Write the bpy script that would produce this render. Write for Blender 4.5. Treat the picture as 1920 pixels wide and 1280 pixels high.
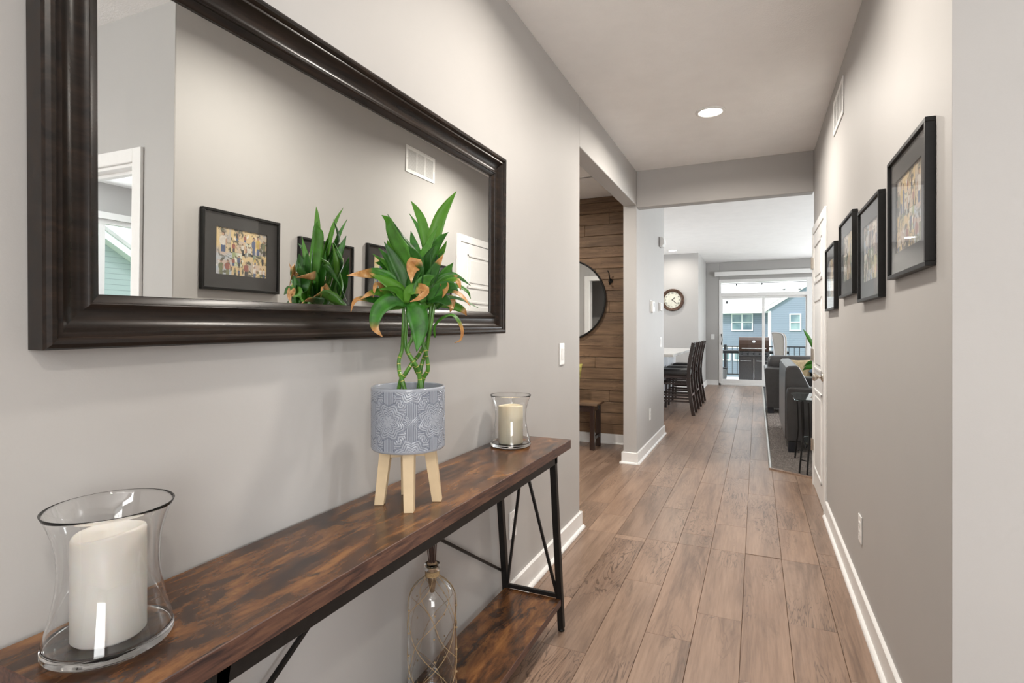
import bpy, bmesh, math, random
import numpy as np
from mathutils import Vector, Matrix
random.seed(7)
R = math.radians
scene = bpy.context.scene
for o in list(bpy.data.objects):
    bpy.data.objects.remove(o)
COL = scene.collection

# ---------------------------------------------------------------- camera
FPX, UX, UY, CAMZ = 1019.67, 1419.0, 618.0, 1.2607       # image taken as 1920 x 1280
YAW = math.atan((UX - 960) / FPX)
cam_d = bpy.data.cameras.new('camera')
cam = bpy.data.objects.new('camera', cam_d); COL.objects.link(cam)
cam_d.sensor_width = 36; cam_d.lens = FPX * 36 / 1920
cam_d.shift_y = (UY - 640) / 1920
cam_d.clip_start = .02; cam_d.clip_end = 300
cam.location = (0, 0, CAMZ); cam.rotation_euler = (R(90), 0, YAW)
scene.camera = cam

# ---------------------------------------------------------------- world, sun, window light, fill lamps, exposure
scene.view_settings.view_transform = 'Standard'
scene.view_settings.look = 'None'
scene.view_settings.exposure = 0.5
scene.view_settings.gamma = 1
scene.view_settings.use_curve_mapping = False
w = bpy.data.worlds.new('overcast_sky'); scene.world = w; w.use_nodes = True
bg = w.node_tree.nodes['Background']
bg.inputs[0].default_value = (.90, .95, 1.0, 1); bg.inputs[1].default_value = 1.5

def light(name, kind, loc, rot, power, color=(1, 1, 1), size=1, size_y=None, spread=None):
    d = bpy.data.lights.new(name, kind); o = bpy.data.objects.new(name, d); COL.objects.link(o)
    o.location = loc; o.rotation_euler = rot; d.energy = power; d.color = color
    if kind == 'AREA':
        if size_y: d.shape = 'RECTANGLE'; d.size = size; d.size_y = size_y
        else: d.shape = 'DISK'; d.size = size
        if spread: d.spread = spread
    return o
sun = light('sun', 'SUN', (0, -10, 20), (R(42), 0, R(-25)), 2.3, (1, .95, .88)); sun.data.angle = R(3)
# area lamps out of view: window daylight, and added interior fill
light('foyer_fill', 'AREA', (1.7, -2.12, 1.35), (R(90), 0, 0), 54, (1, .98, .96), 1.5, 1.5)  # added fill lamp that flattens the hall from behind the camera
light('transom_fill', 'AREA', (.3, -2.14, 2.45), (R(90), 0, 0), 16, (1, .98, .96), 1.2, .32)  # second added fill lamp, high up at the transom
light('living_window_daylight', 'AREA', (4.38, 8.6, 1.45), (R(90), 0, R(90)), 138, (.93, .97, 1), 3.4, 1.7)
light('living_window_daylight_b', 'AREA', (2.9, 13.22, 1.4), (R(90), 0, R(180)), 100, (.93, .97, 1), 1.8, 1.6)
light('kitchen_fill', 'AREA', (-4.8, 9.2, 1.6), (R(90), 0, R(-90)), 60, (.95, .98, 1), 2.0, 1.2)  # fill lamp added on the unseen kitchen side
light('office_window_daylight', 'AREA', (4.38, 2.55, 1.6), (R(90), 0, R(90)), 130, (.95, .98, 1), .9, 1.3)

# ---------------------------------------------------------------- node helpers
class N:
    def __init__(s, name):
        s.m = bpy.data.materials.new(name); s.m.use_nodes = True
        s.t = s.m.node_tree; s.b = s.t.nodes['Principled BSDF']
        s.out = s.t.nodes['Material Output']
    def n(s, kind, **kw):
        o = s.t.nodes.new(kind)
        for k, v in kw.items(): setattr(o, k, v)
        return o
    def l(s, a, b): s.t.links.new(a, b)
    def put(s, sock, v):
        if hasattr(v, 'is_output') or isinstance(v, bpy.types.NodeSocket): s.l(v, sock)
        else: sock.default_value = v
    def coord(s, which='Object'): return s.n('ShaderNodeTexCoord').outputs[which]
    def map(s, v, scale=(1, 1, 1), loc=(0, 0, 0), rot=(0, 0, 0)):
        o = s.n('ShaderNodeMapping'); s.l(v, o.inputs[0])
        o.inputs['Scale'].default_value = scale; o.inputs['Location'].default_value = loc; o.inputs['Rotation'].default_value = rot
        return o.outputs[0]
    def noise(s, v, scale=5, detail=4, rough=.55, dist=0, w=None):
        o = s.n('ShaderNodeTexNoise')
        if w is not None: o.noise_dimensions = '4D'; s.put(o.inputs['W'], w)
        s.l(v, o.inputs['Vector'])
        o.inputs['Scale'].default_value = scale; o.inputs['Detail'].default_value = detail
        o.inputs['Roughness'].default_value = rough; o.inputs['Distortion'].default_value = dist
        return o
    def ramp(s, f, stops, interp='LINEAR'):
        o = s.n('ShaderNodeValToRGB'); s.l(f, o.inputs[0]); o.color_ramp.interpolation = interp
        e = o.color_ramp.elements
        while len(e) < len(stops): e.new(.5)
        for q, (p, c) in zip(e, stops):
            q.position = p; q.color = c if len(c) == 4 else (*c, 1)
        return o.outputs[0]
    def mix(s, f, a, b, mode='MIX'):
        o = s.n('ShaderNodeMix', data_type='RGBA', blend_type=mode)
        s.put(o.inputs[0], f)
        for i, v in ((6, a), (7, b)):
            if isinstance(v, tuple) and len(v) == 3: v = (*v, 1)
            s.put(o.inputs[i], v)
        return o.outputs[2]
    def math(s, op, a, b=0.0, c=0.0):
        o = s.n('ShaderNodeMath', operation=op)
        s.put(o.inputs[0], a); s.put(o.inputs[1], b); s.put(o.inputs[2], c)
        return o.outputs[0]
    def bump(s, h, strength=.3, dist=.01):
        o = s.n('ShaderNodeBump'); s.l(h, o.inputs['Height'])
        o.inputs['Strength'].default_value = strength; o.inputs['Distance'].default_value = dist
        s.l(o.outputs[0], s.b.inputs['Normal'])
    def rnd(s): return s.n('ShaderNodeObjectInfo').outputs['Random']
    def set(s, color=None, rough=None, metal=None, spec=None, **kw):
        if color is not None: s.put(s.b.inputs['Base Color'], (*color, 1) if isinstance(color, tuple) and len(color) == 3 else color)
        if rough is not None: s.put(s.b.inputs['Roughness'], rough)
        if metal is not None: s.put(s.b.inputs['Metallic'], metal)
        if spec is not None: s.put(s.b.inputs['Specular IOR Level'], spec)
        for k, v in kw.items(): s.put(s.b.inputs[k], v)
        return s
M = {}
def plain(name, color, rough=.5, metal=0, spec=None, mottle=.06, scale=30, bump=0, bscale=200, bdist=.001, **kw):
    n = N(name); c = n.coord()
    f = n.noise(c, scale, 3).outputs[0]
    lo = tuple(v * (1 - mottle) for v in color); hi = tuple(min(1, v * (1 + mottle)) for v in color)
    n.set(n.ramp(f, [(.3, lo), (.7, hi)]), rough, metal, spec, **kw)
    if bump: n.bump(n.noise(c, bscale, 3).outputs[0], bump, bdist)
    M[name] = n.m; return n
plain('wall_paint', (.435, .423, .412), .62, mottle=.015, scale=3, bump=.12, bscale=260)
plain('ceiling_paint', (.90, .90, .90), .8, mottle=.02, scale=6, bump=.5, bscale=120, bdist=.004)
plain('trim_white', (.80, .795, .785), .34, mottle=.015)
plain('plastic_white', (.82, .82, .81), .35, mottle=.01)
plain('plastic_grey', (.33, .33, .33), .45, mottle=.03)
plain('plastic_pale', (.60, .60, .59), .45, mottle=.02)
plain('dark_slot', (.02, .02, .02), .6)
plain('black_metal', (.010, .009, .0085), .45, 0, .25, mottle=.2, scale=60, bump=.08, bscale=500)
plain('nickel', (.55, .50, .44), .28, 1, mottle=.05)
plain('chrome', (.75, .75, .75), .15, 1)
plain('espresso', (.026, .013, .010), .2, 0, .8, mottle=.3, scale=14)
plain('black_leather', (.016, .015, .015), .33, mottle=.2, scale=40, bump=.25, bscale=350)
plain('grey_leather', (.034, .032, .032), .29, 0, .75, mottle=.2, scale=18, bump=.25, bscale=260)
plain('dark_block', (.014, .014, .018), .4)
plain('quartz', (.72, .71, .69), .2, mottle=.08, scale=24)
plain('island_paint', (.66, .68, .72), .45, mottle=.02)
plain('beige_fabric', (.34, .32, .29), .85, mottle=.08, scale=90, bump=.3, bscale=600)
plain('pale_piping', (.56, .57, .60), .7)
plain('tan_fabric', (.42, .33, .20), .85, mottle=.25, scale=35, bump=.3, bscale=500)
plain('blue_fabric', (.16, .26, .36), .8, mottle=.35, scale=22, bump=.3, bscale=500)
plain('rust_fabric', (.16, .065, .04), .8, mottle=.3, scale=25, bump=.3, bscale=500)
plain('yellow_fabric', (.40, .36, .10), .85, mottle=.45, scale=28, bump=.3, bscale=400)
plain('jute', (.36, .25, .13), .9, mottle=.25, scale=300, bump=.5, bscale=900)
plain('reed_dark', (.045, .018, .012), .6, mottle=.4, scale=120)
plain('cork', (.30, .20, .12), .8, mottle=.3, scale=150)
plain('soil', (.05, .035, .025), .95, mottle=.5, scale=120, bump=.8, bscale=160, bdist=.005)
plain('deck_board', (.75, .73, .70), .7, mottle=.12, scale=8)
plain('rail_black', (.012, .014, .018), .45)
plain('grill_steel', (.10, .095, .10), .28, .7, mottle=.1)
plain('grill_hood', (.075, .038, .026), .3, .5, mottle=.15, scale=5)
plain('roof_shingle', (.55, .54, .53), .9, mottle=.12, scale=4)
plain('house_trim', (.82, .83, .84), .5)
plain('lawn', (.16, .26, .09), .95, mottle=.4, scale=3)
plain('carpet_pile', (.44, .39, .36), .95, mottle=.38, scale=55, bump=1, bscale=300, bdist=.012)
plain('clock_rim', (.085, .048, .032), .3, .35, mottle=.5, scale=40)
plain('clock_face', (.62, .61, .52), .5, mottle=.08, scale=20)
plain('ink', (.06, .055, .05), .6)
plain('mat_board', (.017, .016, .0155), .55, mottle=.1, scale=200)
plain('frame_black', (.009, .0085, .008), .4, 0, .3, mottle=.2)
plain('light_wood', (.63, .49, .31), .5, mottle=.1, scale=12)

n = N('wax_ivory'); n.set(n.ramp(n.noise(n.map(n.coord(), (1, 1, .25)), 14, 3).outputs[0], [(.3, (.74, .71, .66)), (.7, (.80, .78, .74))]), .45)
n.b.inputs['Subsurface Weight'].default_value = .35; n.b.inputs['Subsurface Radius'].default_value = (.02, .015, .01); n.b.inputs['Subsurface Scale'].default_value = .6
n.bump(n.noise(n.map(n.coord(), (1, 1, .06)), 160, 3).outputs[0], .1, .0015); M['wax_ivory'] = n.m
n = N('wax_cream'); n.set((.70, .63, .48), .4)
n.b.inputs['Subsurface Weight'].default_value = .35; n.b.inputs['Subsurface Radius'].default_value = (.02, .015, .01); n.b.inputs['Subsurface Scale'].default_value = .6
n.set(n.ramp(n.noise(n.coord(), 9, 2).outputs[0], [(.3, (.70, .63, .47)), (.7, (.75, .69, .55))])); M['wax_cream'] = n.m

def glass(name, color=(1, 1, 1), ior=1.45, rough=0):
    n = N(name); n.set(color, rough); n.b.inputs['Transmission Weight'].default_value = 1; n.b.inputs['IOR'].default_value = ior
    M[name] = n.m
glass('clear_glass', (.985, .99, .99)); glass('green_edge_glass', (.72, .88, .85))
def thin_glass(name, tint=(1, 1, 1), ior=1.5, rough=0.0):
    n = N(name); n.t.nodes.remove(n.b)
    f = n.n('ShaderNodeFresnel'); f.inputs[0].default_value = ior
    ge = n.n('ShaderNodeNewGeometry'); fac = n.math('MULTIPLY', f.outputs[0], n.math('SUBTRACT', 1.0, ge.outputs['Backfacing']))
    a = n.n('ShaderNodeBsdfTransparent'); a.inputs[0].default_value = (*tint, 1)
    g = n.n('ShaderNodeBsdfGlossy'); g.inputs['Roughness'].default_value = rough
    x = n.n('ShaderNodeMixShader'); n.l(fac, x.inputs[0]); n.l(a.outputs[0], x.inputs[1]); n.l(g.outputs[0], x.inputs[2])
    n.l(x.outputs[0], n.out.inputs[0]); M[name] = n.m
thin_glass('window_glass', (.97, .99, .99)); thin_glass('picture_glass', (1, 1, 1), 1.9, .02)
n = N('mirror_silver'); n.set((.90, .915, .905), 0.0, 1); M['mirror_silver'] = n.m
n = N('lamp_lens'); n.set((1, 1, 1), .4); n.b.inputs['Emission Color'].default_value = (1, .93, .82, 1); n.b.inputs['Emission Strength'].default_value = 9; M['lamp_lens'] = n.m

# laminate floor plank: soft brown oak, every plank with its own grain
def plank_mat(name, light_c, mid, dark, knot, rough, along='Y', gs=1.0, knots=.6):
    n = N(name); r = n.rnd(); w = n.math('MULTIPLY', r, 60.0)
    c = n.coord()
    sc = (7 * gs, .75 * gs, 7 * gs) if along == 'Y' else (.75 * gs, 7 * gs, 7 * gs)
    v = n.map(c, sc)
    big = n.noise(v, 1.0, 5, .6, 1.6, w).outputs[0]
    v2 = n.map(c, (60 * gs, 3 * gs, 60 * gs) if along == 'Y' else (3 * gs, 60 * gs, 60 * gs))
    fine = n.noise(v2, 1.5, 5, .65, .4, w).outputs[0]
    base = n.ramp(big, [(.33, dark), (.47, mid), (.66, light_c)])
    base = n.mix(.38, base, n.ramp(fine, [(.3, dark), (.62, light_c)]))
    # cathedral lines: narrow contour bands of a stretched field
    v3 = n.map(c, (9 * gs, 1.5 * gs, 9 * gs) if along == 'Y' else (1.5 * gs, 9 * gs, 9 * gs))
    ring = n.noise(v3, .9, 3, .5, 2.2, n.math('ADD', w, 9.0)).outputs[0]
    saw = n.math('FRACT', n.math('MULTIPLY', ring, 11.0))
    line = n.ramp(saw, [(0, (1, 1, 1)), (.18, (0, 0, 0)), (.86, (0, 0, 0)), (1, (1, 1, 1))])
    zone = n.ramp(n.noise(n.map(c, (3.5 * gs, 1.1 * gs, 3.5 * gs) if along == 'Y' else (1.1 * gs, 3.5 * gs, 3.5 * gs)), 1, 2, .5, 0, n.math('ADD', w, 21.0)).outputs[0], [(.49, (0, 0, 0)), (.60, (1, 1, 1))])
    base = n.mix(n.math('MULTIPLY', n.math('MULTIPLY', line, zone), knots), base, knot)
    blot = n.ramp(n.noise(v3, .8, 5, .7, 1, n.math('ADD', w, 33.0)).outputs[0], [(.55, (0, 0, 0)), (.74, (1, 1, 1))])
    base = n.mix(n.math('MULTIPLY', blot, knots * .8), base, knot)
    tint = n.ramp(r, [(0, (.80, .80, .81)), (.35, (1, 1, 1)), (.7, (.90, .87, .85)), (1, (1.0, .95, .90))])
    base = n.mix(1.0, base, tint, 'MULTIPLY')
    n.set(base, rough, spec=.85 if rough < .5 else .4); n.bump(fine, .12, .0015); M[name] = n.m
plank_mat('floor_oak', (.365, .25, .181), (.268, .176, .124), (.13, .08, .055), (.052, .031, .022), .34, knots=.8)
plank_mat('barn_wood', (.31, .20, .118), (.18, .112, .066), (.085, .052, .033), (.045, .027, .018), .6, 'X', 1.4, .45)

def rustic(name, along='Y'):
    n = N(name); c = n.coord(); r = n.math('MULTIPLY', n.rnd(), 20.0)
    a = (11, 3.2, 11) if along == 'Y' else (3.2, 11, 11)
    big = n.noise(n.map(c, a), 1.6, 6, .62, 1.0, r).outputs[0]
    b = (70, 5, 70) if along == 'Y' else (5, 70, 70)
    fine = n.noise(n.map(c, b), 1.4, 4, .6, .3, r).outputs[0]
    col = n.ramp(big, [(.36, (.014, .009, .008)), (.45, (.055, .024, .012)), (.54, (.15, .060, .020)), (.66, (.27, .12, .038))])
    col = n.mix(.25, col, n.ramp(fine, [(.3, (.03, .015, .01)), (.65, (.20, .09, .035))]))
    stain = n.ramp(n.noise(n.map(c, (9, 4, 9)), 1.5, 5, .65, .6, n.math('ADD', r, 7.0)).outputs[0], [(.54, (0, 0, 0)), (.62, (1, 1, 1))])
    col = n.mix(n.math('MULTIPLY', stain, .85), col, (.022, .014, .012))
    n.set(col, .24); n.bump(fine, .1, .001); M[name] = n.m
rustic('rustic_brown')
n = N('table_edge_wood'); c = n.coord()
f = n.noise(n.map(c, (90, 9, 90)), 1.3, 5, .6, .6).outputs[0]
n.set(n.ramp(f, [(.32, (.022, .012, .012)), (.5, (.085, .040, .028)), (.72, (.15, .075, .045))]), .45); n.bump(f, .3, .001); M['table_edge_wood'] = n.m
n = N('mirror_frame_wood'); c = n.coord(); r = n.math('MULTIPLY', n.rnd(), 9.0)
f = n.noise(n.map(c, (22, 2.2, 22)), 2, 5, .6, .8, r).outputs[0]
n.set(n.ramp(f, [(.35, (.010, .008, .007)), (.55, (.019, .013, .010)), (.75, (.034, .020, .013))]), .27, spec=.22); n.bump(f, .12, .001); M['mirror_frame_wood'] = n.m
n = N('pot_glaze'); at = n.n('ShaderNodeAttribute', attribute_name='groove')
n.set(n.mix(at.outputs['Fac'], (.32, .345, .39), (.045, .06, .105)), .13, spec=.6); M['pot_glaze'] = n.m
n = N('leaf_green'); at = n.n('ShaderNodeAttribute', attribute_name='dry'); c = n.coord(); r = n.rnd()
g = n.ramp(n.noise(c, 26, 4, .6, .5, n.math('MULTIPLY', r, 20.0)).outputs[0], [(.35, (.014, .075, .008)), (.62, (.045, .19, .016))])
g = n.mix(n.ramp(r, [(.45, (0, 0, 0)), (1, (.7, .7, .7))]), g, (.10, .25, .02)); g = n.mix(n.ramp(r, [(0, (.75, .75, .75)), (.35, (0, 0, 0))]), g, (.008, .038, .006))
br = n.ramp(n.noise(c, 60, 4).outputs[0], [(.3, (.27, .11, .03)), (.55, (.45, .235, .08)), (.75, (.58, .41, .26))])
n.set(n.mix(at.outputs['Fac'], g, br), .42, spec=.3); M['leaf_green'] = n.m
n = N('stalk_green'); z = n.coord(); f = n.noise(z, 30, 3).outputs[0]
n.set(n.ramp(f, [(.35, (.035, .12, .012)), (.65, (.10, .25, .03))]), .3); M['stalk_green'] = n.m
plain('stalk_node', (.50, .42, .12), .5)
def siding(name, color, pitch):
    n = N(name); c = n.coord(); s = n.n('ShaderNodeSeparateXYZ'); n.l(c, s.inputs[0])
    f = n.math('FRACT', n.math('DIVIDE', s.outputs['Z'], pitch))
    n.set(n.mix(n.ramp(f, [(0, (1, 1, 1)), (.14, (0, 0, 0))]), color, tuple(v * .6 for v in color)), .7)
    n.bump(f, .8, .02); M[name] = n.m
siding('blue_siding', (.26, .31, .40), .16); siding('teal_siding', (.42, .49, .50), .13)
n = N('far_window_pane'); n.set(n.ramp(n.noise(n.coord(), .9, 2).outputs[0], [(.35, (.10, .17, .22)), (.65, (.30, .42, .44))]), .08, spec=.8); M['far_window_pane'] = n.m
# printed photographs: each print takes its own colours from its random number
n = N('photo_print'); c = n.coord(); r = n.rnd(); w = n.math('MULTIPLY', r, 80.0)
a = n.noise(c, 13, 3, .55, .6, w).outputs[0]; b = n.noise(c, 24, 3, .6, .8, n.math('ADD', w, 31.0)).outputs[0]
back = n.ramp(r, [(0, (.30, .36, .18)), (.17, (.58, .44, .26)), (.34, (.42, .39, .37)), (.5, (.62, .58, .42)), (.67, (.20, .28, .20)), (.84, (.52, .42, .36))], 'CONSTANT')
back = n.mix(n.ramp(a, [(.42, (0, 0, 0)), (.58, (1, 1, 1))]), back, n.ramp(n.math('FRACT', n.math('MULTIPLY', r, 7.3)), [(0, (.80, .75, .66)), (.35, (.66, .50, .26)), (.7, (.40, .52, .62))], 'CONSTANT'))
back = n.mix(n.ramp(b, [(.40, (1, 1, 1)), (.46, (0, 0, 0))]), back, (.10, .10, .07))
back = n.mix(n.ramp(b, [(.62, (0, 0, 0)), (.66, (1, 1, 1))]), back, (.72, .70, .64))
n.set(back, .5); M['photo_print'] = n.m
for nm, cc in (('print_skin', (.45, .28, .19)), ('print_hair', (.04, .028, .022)), ('print_white', (.62, .58, .52)), ('print_blue', (.07, .10, .19)), ('print_rust', (.26, .09, .07)), ('print_yellow', (.50, .36, .09)), ('print_dark', (.05, .05, .05)), ('print_olive', (.17, .18, .10))): plain(nm, cc, .5, mottle=.15, scale=60)

# ---------------------------------------------------------------- mesh helpers
class MB:
    def __init__(s): s.v = []; s.f = []; s.sm = []
    def add(s, vs, fs, smooth=False):
        k = len(s.v); s.v += [tuple(p) for p in vs]
        s.f += [tuple(i + k for i in f) for f in fs]; s.sm += [smooth] * len(fs); return s
    def box(s, x0, x1, y0, y1, z0, z1):
        if x0 > x1: x0, x1 = x1, x0
        if y0 > y1: y0, y1 = y1, y0
        if z0 > z1: z0, z1 = z1, z0
        v = [(x, y, z) for z in (z0, z1) for x, y in ((x0, y0), (x1, y0), (x1, y1), (x0, y1))]
        return s.add(v, [(3, 2, 1, 0), (4, 5, 6, 7), (0, 1, 5, 4), (1, 2, 6, 5), (2, 3, 7, 6), (3, 0, 4, 7)])
    def bbox(s, x0, x1, y0, y1, z0, z1, b=.005, seg=2):
        """bevelled box"""
        bm = bmesh.new(); bmesh.ops.create_cube(bm, size=1)
        for q in bm.verts:
            q.co = Vector(((x0 + x1) / 2 + q.co.x * (x1 - x0), (y0 + y1) / 2 + q.co.y * (y1 - y0), (z0 + z1) / 2 + q.co.z * (z1 - z0)))
        bmesh.ops.bevel(bm, geom=list(bm.edges), offset=b, segments=seg, profile=.5, affect='EDGES')
        bm.verts.index_update()
        s.add([q.co for q in bm.verts], [[q.index for q in f.verts] for f in bm.faces], True); bm.free(); return s
    def tube(s, pts, r, n=8, caps=True, smooth=True):
        pts = [Vector(p) for p in pts]; m = len(pts); rr = r if isinstance(r, (list, tuple)) else [r] * m
        t0 = (pts[1] - pts[0]).normalized()
        up = Vector((0, 0, 1)) if abs(t0.z) < .9 else Vector((1, 0, 0))
        a = t0.cross(up).normalized(); vs = []
        for i, p in enumerate(pts):
            t = ((pts[min(i + 1, m - 1)] - pts[max(i - 1, 0)])).normalized()
            a = (a - t * a.dot(t)).normalized(); b = t.cross(a)
            for k in range(n):
                g = 2 * math.pi * (k + .5) / n
                vs.append(p + (a * math.cos(g) + b * math.sin(g)) * rr[i])
        fs = [(i * n + k, i * n + (k + 1) % n, (i + 1) * n + (k + 1) % n, (i + 1) * n + k) for i in range(m - 1) for k in range(n)]
        s.add(vs, fs, smooth)
        if caps:
            s.add(vs[:n], [tuple(reversed(range(n)))]); s.add(vs[-n:], [tuple(range(n))])
        return s
    def bar(s, p, q, w, d=None, up=(0, 0, 1)):
        """square bar"""
        d = d or w; p = Vector(p); q = Vector(q); t = (q - p).normalized(); up = Vector(up)
        a = t.cross(up)
        if a.length < 1e-4: a = t.cross(Vector((1, 0, 0)))
        a.normalize(); b = t.cross(a)
        vs = [e + a * (i * w / 2) + b * (j * d / 2) for e in (p, q) for i, j in ((-1, -1), (1, -1), (1, 1), (-1, 1))]
        return s.add(vs, [(3, 2, 1, 0), (4, 5, 6, 7), (0, 1, 5, 4), (1, 2, 6, 5), (2, 3, 7, 6), (3, 0, 4, 7)])
    def path_bar(s, pts, w, d, wdir):
        """rectangular section swept along points, w measured along wdir"""
        pts = [Vector(p) for p in pts]; m = len(pts); a = Vector(wdir).normalized(); vs = []
        for i, p in enumerate(pts):
            t = (pts[min(i + 1, m - 1)] - pts[max(i - 1, 0)]).normalized(); b = t.cross(a).normalized()
            vs += [p + a * (x * w / 2) + b * (y * d / 2) for x, y in ((-1, -1), (1, -1), (1, 1), (-1, 1))]
        fs = [(i * 4 + k, i * 4 + (k + 1) % 4, i * 4 + 4 + (k + 1) % 4, i * 4 + 4 + k) for i in range(m - 1) for k in range(4)]
        return s.add(vs, fs + [(3, 2, 1, 0), tuple(4 * (m - 1) + k for k in range(4))])
    def lathe(s, prof, n=48, c=(0, 0, 0), smooth=True, close=False):
        vs = []; m = len(prof)
        for r, z in prof:
            for k in range(n):
                g = 2 * math.pi * k / n; vs.append((c[0] + max(r, 1e-5) * math.cos(g), c[1] + max(r, 1e-5) * math.sin(g), c[2] + z))
        rng = range(m if close else m - 1)
        fs = [(i * n + k, i * n + (k + 1) % n, ((i + 1) % m) * n + (k + 1) % n, ((i + 1) % m) * n + k) for i in rng for k in range(n)]
        return s.add(vs, fs, smooth)
    def prism(s, poly, axis, a, b, smooth=False):
        """2D polygon extruded; axis 'x': poly=(y,z), 'y': (x,z), 'z': (x,y)"""
        def mk(p, t): return {'x': (t, p[0], p[1]), 'y': (p[0], t, p[1]), 'z': (p[0], p[1], t)}[axis]
        m = len(poly); vs = [mk(p, a) for p in poly] + [mk(p, b) for p in poly]
        fs = [tuple(range(m)), tuple(range(2 * m - 1, m - 1, -1))] + [(i, m + i, m + (i + 1) % m, (i + 1) % m) for i in range(m)]
        return s.add(vs, fs, smooth)
    def build(s, name, mat, parent=None, normals=True):
        me = bpy.data.meshes.new(name); me.from_pydata(s.v, [], s.f)
        me.polygons.foreach_set('use_smooth', s.sm)
        if normals:
            bm = bmesh.new(); bm.from_mesh(me); bmesh.ops.recalc_face_normals(bm, faces=bm.faces); bm.to_mesh(me); bm.free()
        if mat: me.materials.append(M[mat] if isinstance(mat, str) else mat)
        me.update()
        o = bpy.data.objects.new(name, me); COL.objects.link(o)
        if parent is not None: o.parent = parent
        return o
def bevel(o, w=.004, seg=2):
    m = o.modifiers.new('bevel', 'BEVEL'); m.width = w; m.segments = seg; m.limit_method = 'ANGLE'; m.angle_limit = R(40)
    return o
def smooth_sub(o, lv=2):
    m = o.modifiers.new('sub', 'SUBSURF'); m.levels = lv; m.render_levels = lv
    o.data.polygons.foreach_set('use_smooth', [True] * len(o.data.polygons)); return o
def tag(o, label=None, cat=None, group=None, kind=None):
    if label: o['label'] = label
    if cat: o['category'] = cat
    if group: o['group'] = group
    if kind: o['kind'] = kind
    return o
def thing(name, label, cat, loc=(0, 0, 0), rz=0, group=None):
    o = bpy.data.objects.new(name, None); COL.objects.link(o); o.empty_display_size = .05
    o.location = loc; o.rotation_euler = (0, 0, rz); return tag(o, label, cat, group)
def struct(name, mb, mat, label, parent=None, cat=None):
    o = mb.build(name, mat, parent); return tag(o, label, cat or name.split('_')[0], kind='structure')
def copy_tree(o, parent=None):
    c_ = o.copy(); COL.objects.link(c_); c_.parent = parent
    for ch in list(o.children): copy_tree(ch, c_)
    return c_
def spline(pts, n):
    """Catmull-Rom through the points, n samples"""
    P = [Vector(p) for p in pts]; P = [P[0] * 2 - P[1]] + P + [P[-1] * 2 - P[-2]]; m = len(P) - 3; out = []
    for i in range(n):
        u = i / (n - 1) * m; k = min(int(u), m - 1); t = u - k; a, b, c_, d = P[k:k + 4]
        out.append(.5 * ((2 * b) + (c_ - a) * t + (2 * a - 5 * b + 4 * c_ - d) * t * t + (3 * b - a - 3 * c_ + d) * t ** 3))
    return out
# ================================================================ the setting
XL, XR, H, HG = -1.027, .432, 2.745, 2.80
YN = 1.64            # entry wall that turns off to the right beside the hall
YH = 5.126           # header between hall and great room
YO = 3.33            # near jamb of the mudroom opening
YC = 6.755           # end of the pantry wall
YK, YF = 11.45, 13.30  # kitchen clock wall, far wall
XW = 4.45
sub = MB().box(-5.0, XW, -2.3, YF + .12, -.12, -.012)
floor = struct('floor', sub, 'dark_slot', 'brown oak laminate floor running down the hallway', cat='floor')
# floor planks, one object each
PW = .183
def plank(x0, x1, y0, y1, idx):
    g, t, b = .0005, .0, .0011
    x0 += g; x1 -= g; y0 += g; y1 -= g
    v = [(x0, y0, -.012), (x1, y0, -.012), (x1, y1, -.012), (x0, y1, -.012), (x0, y0, -.0018), (x1, y0, -.0018), (x1, y1, -.0018), (x0, y1, -.0018),
         (x0 + b, y0 + b, t), (x1 - b, y0 + b, t), (x1 - b, y1 - b, t), (x0 + b, y1 - b, t)]
    f = [(8, 9, 10, 11)] + [(i, (i + 1) % 4, 4 + (i + 1) % 4, 4 + i) for i in range(4)] + [(4 + i, 4 + (i + 1) % 4, 8 + (i + 1) % 4, 8 + i) for i in range(4)]
    MB().add(v, f).build('floor_plank', 'floor_oak', floor)
rngp = random.Random(11)
# joints read off the photograph for the middle rows (column index -> first end joint)
first = {-1: 2.55, 0: 2.12, 1: 2.62, 2: 2.28, -2: 2.30, -3: 2.75, -4: 2.05, -5: 2.45}
npl = 0
def col_run(k, y0, y1, xmin=None, xmax=None, L=1.22):
    global npl
    x0 = -.059 + PW * k; x1 = x0 + PW
    if xmin is not None: x0 = max(x0, xmin)
    if xmax is not None: x1 = min(x1, xmax)
    if x1 - x0 < .01: return
    st = first.get(k, 2 + rngp.random() * 1.2)
    y = st - L * math.ceil((st - y0) / L)
    while y < y1:
        a, b = max(y, y0), min(y + L, y1)
        if b - a > .02: plank(x0, x1, a, b, npl); npl += 1
        y += L
for k in range(-6, 3):
    col_run(k, .0, YO, XL, XR)
    if k < 1: col_run(k, YO, YF)
    else: col_run(k, YO, 5.47, None, XR)
for k in range(-11, -6): col_run(k, YO, 5.95)
for k in range(-15, -6): col_run(k, YC, YK)
tag(MB().box(-1.02, 2.9, -2.2, -.002, -.012, -.001).build('laminate_by_entrance', 'floor_oak', floor), kind='stuff')
tag(MB().box(XR, 2.9, -.002, YN, -.012, -.001).build('laminate_by_entrance', 'floor_oak', floor), kind='stuff')
tag(MB().box(-3.0, -2.07, YO, 5.95, -.012, -.001).build('laminate_under_bench', 'floor_oak', floor), kind='stuff')
tag(MB().box(-4.88, -2.81, YC, YK, -.012, -.001).build('laminate_behind_island', 'floor_oak', floor), kind='stuff')
tag(MB().box(.552, XW, 1.76, 5.05, -.012, .002).build('office_carpet', 'carpet_pile'), 'grey brown carpet on the office floor', 'carpet', kind='stuff')

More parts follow.
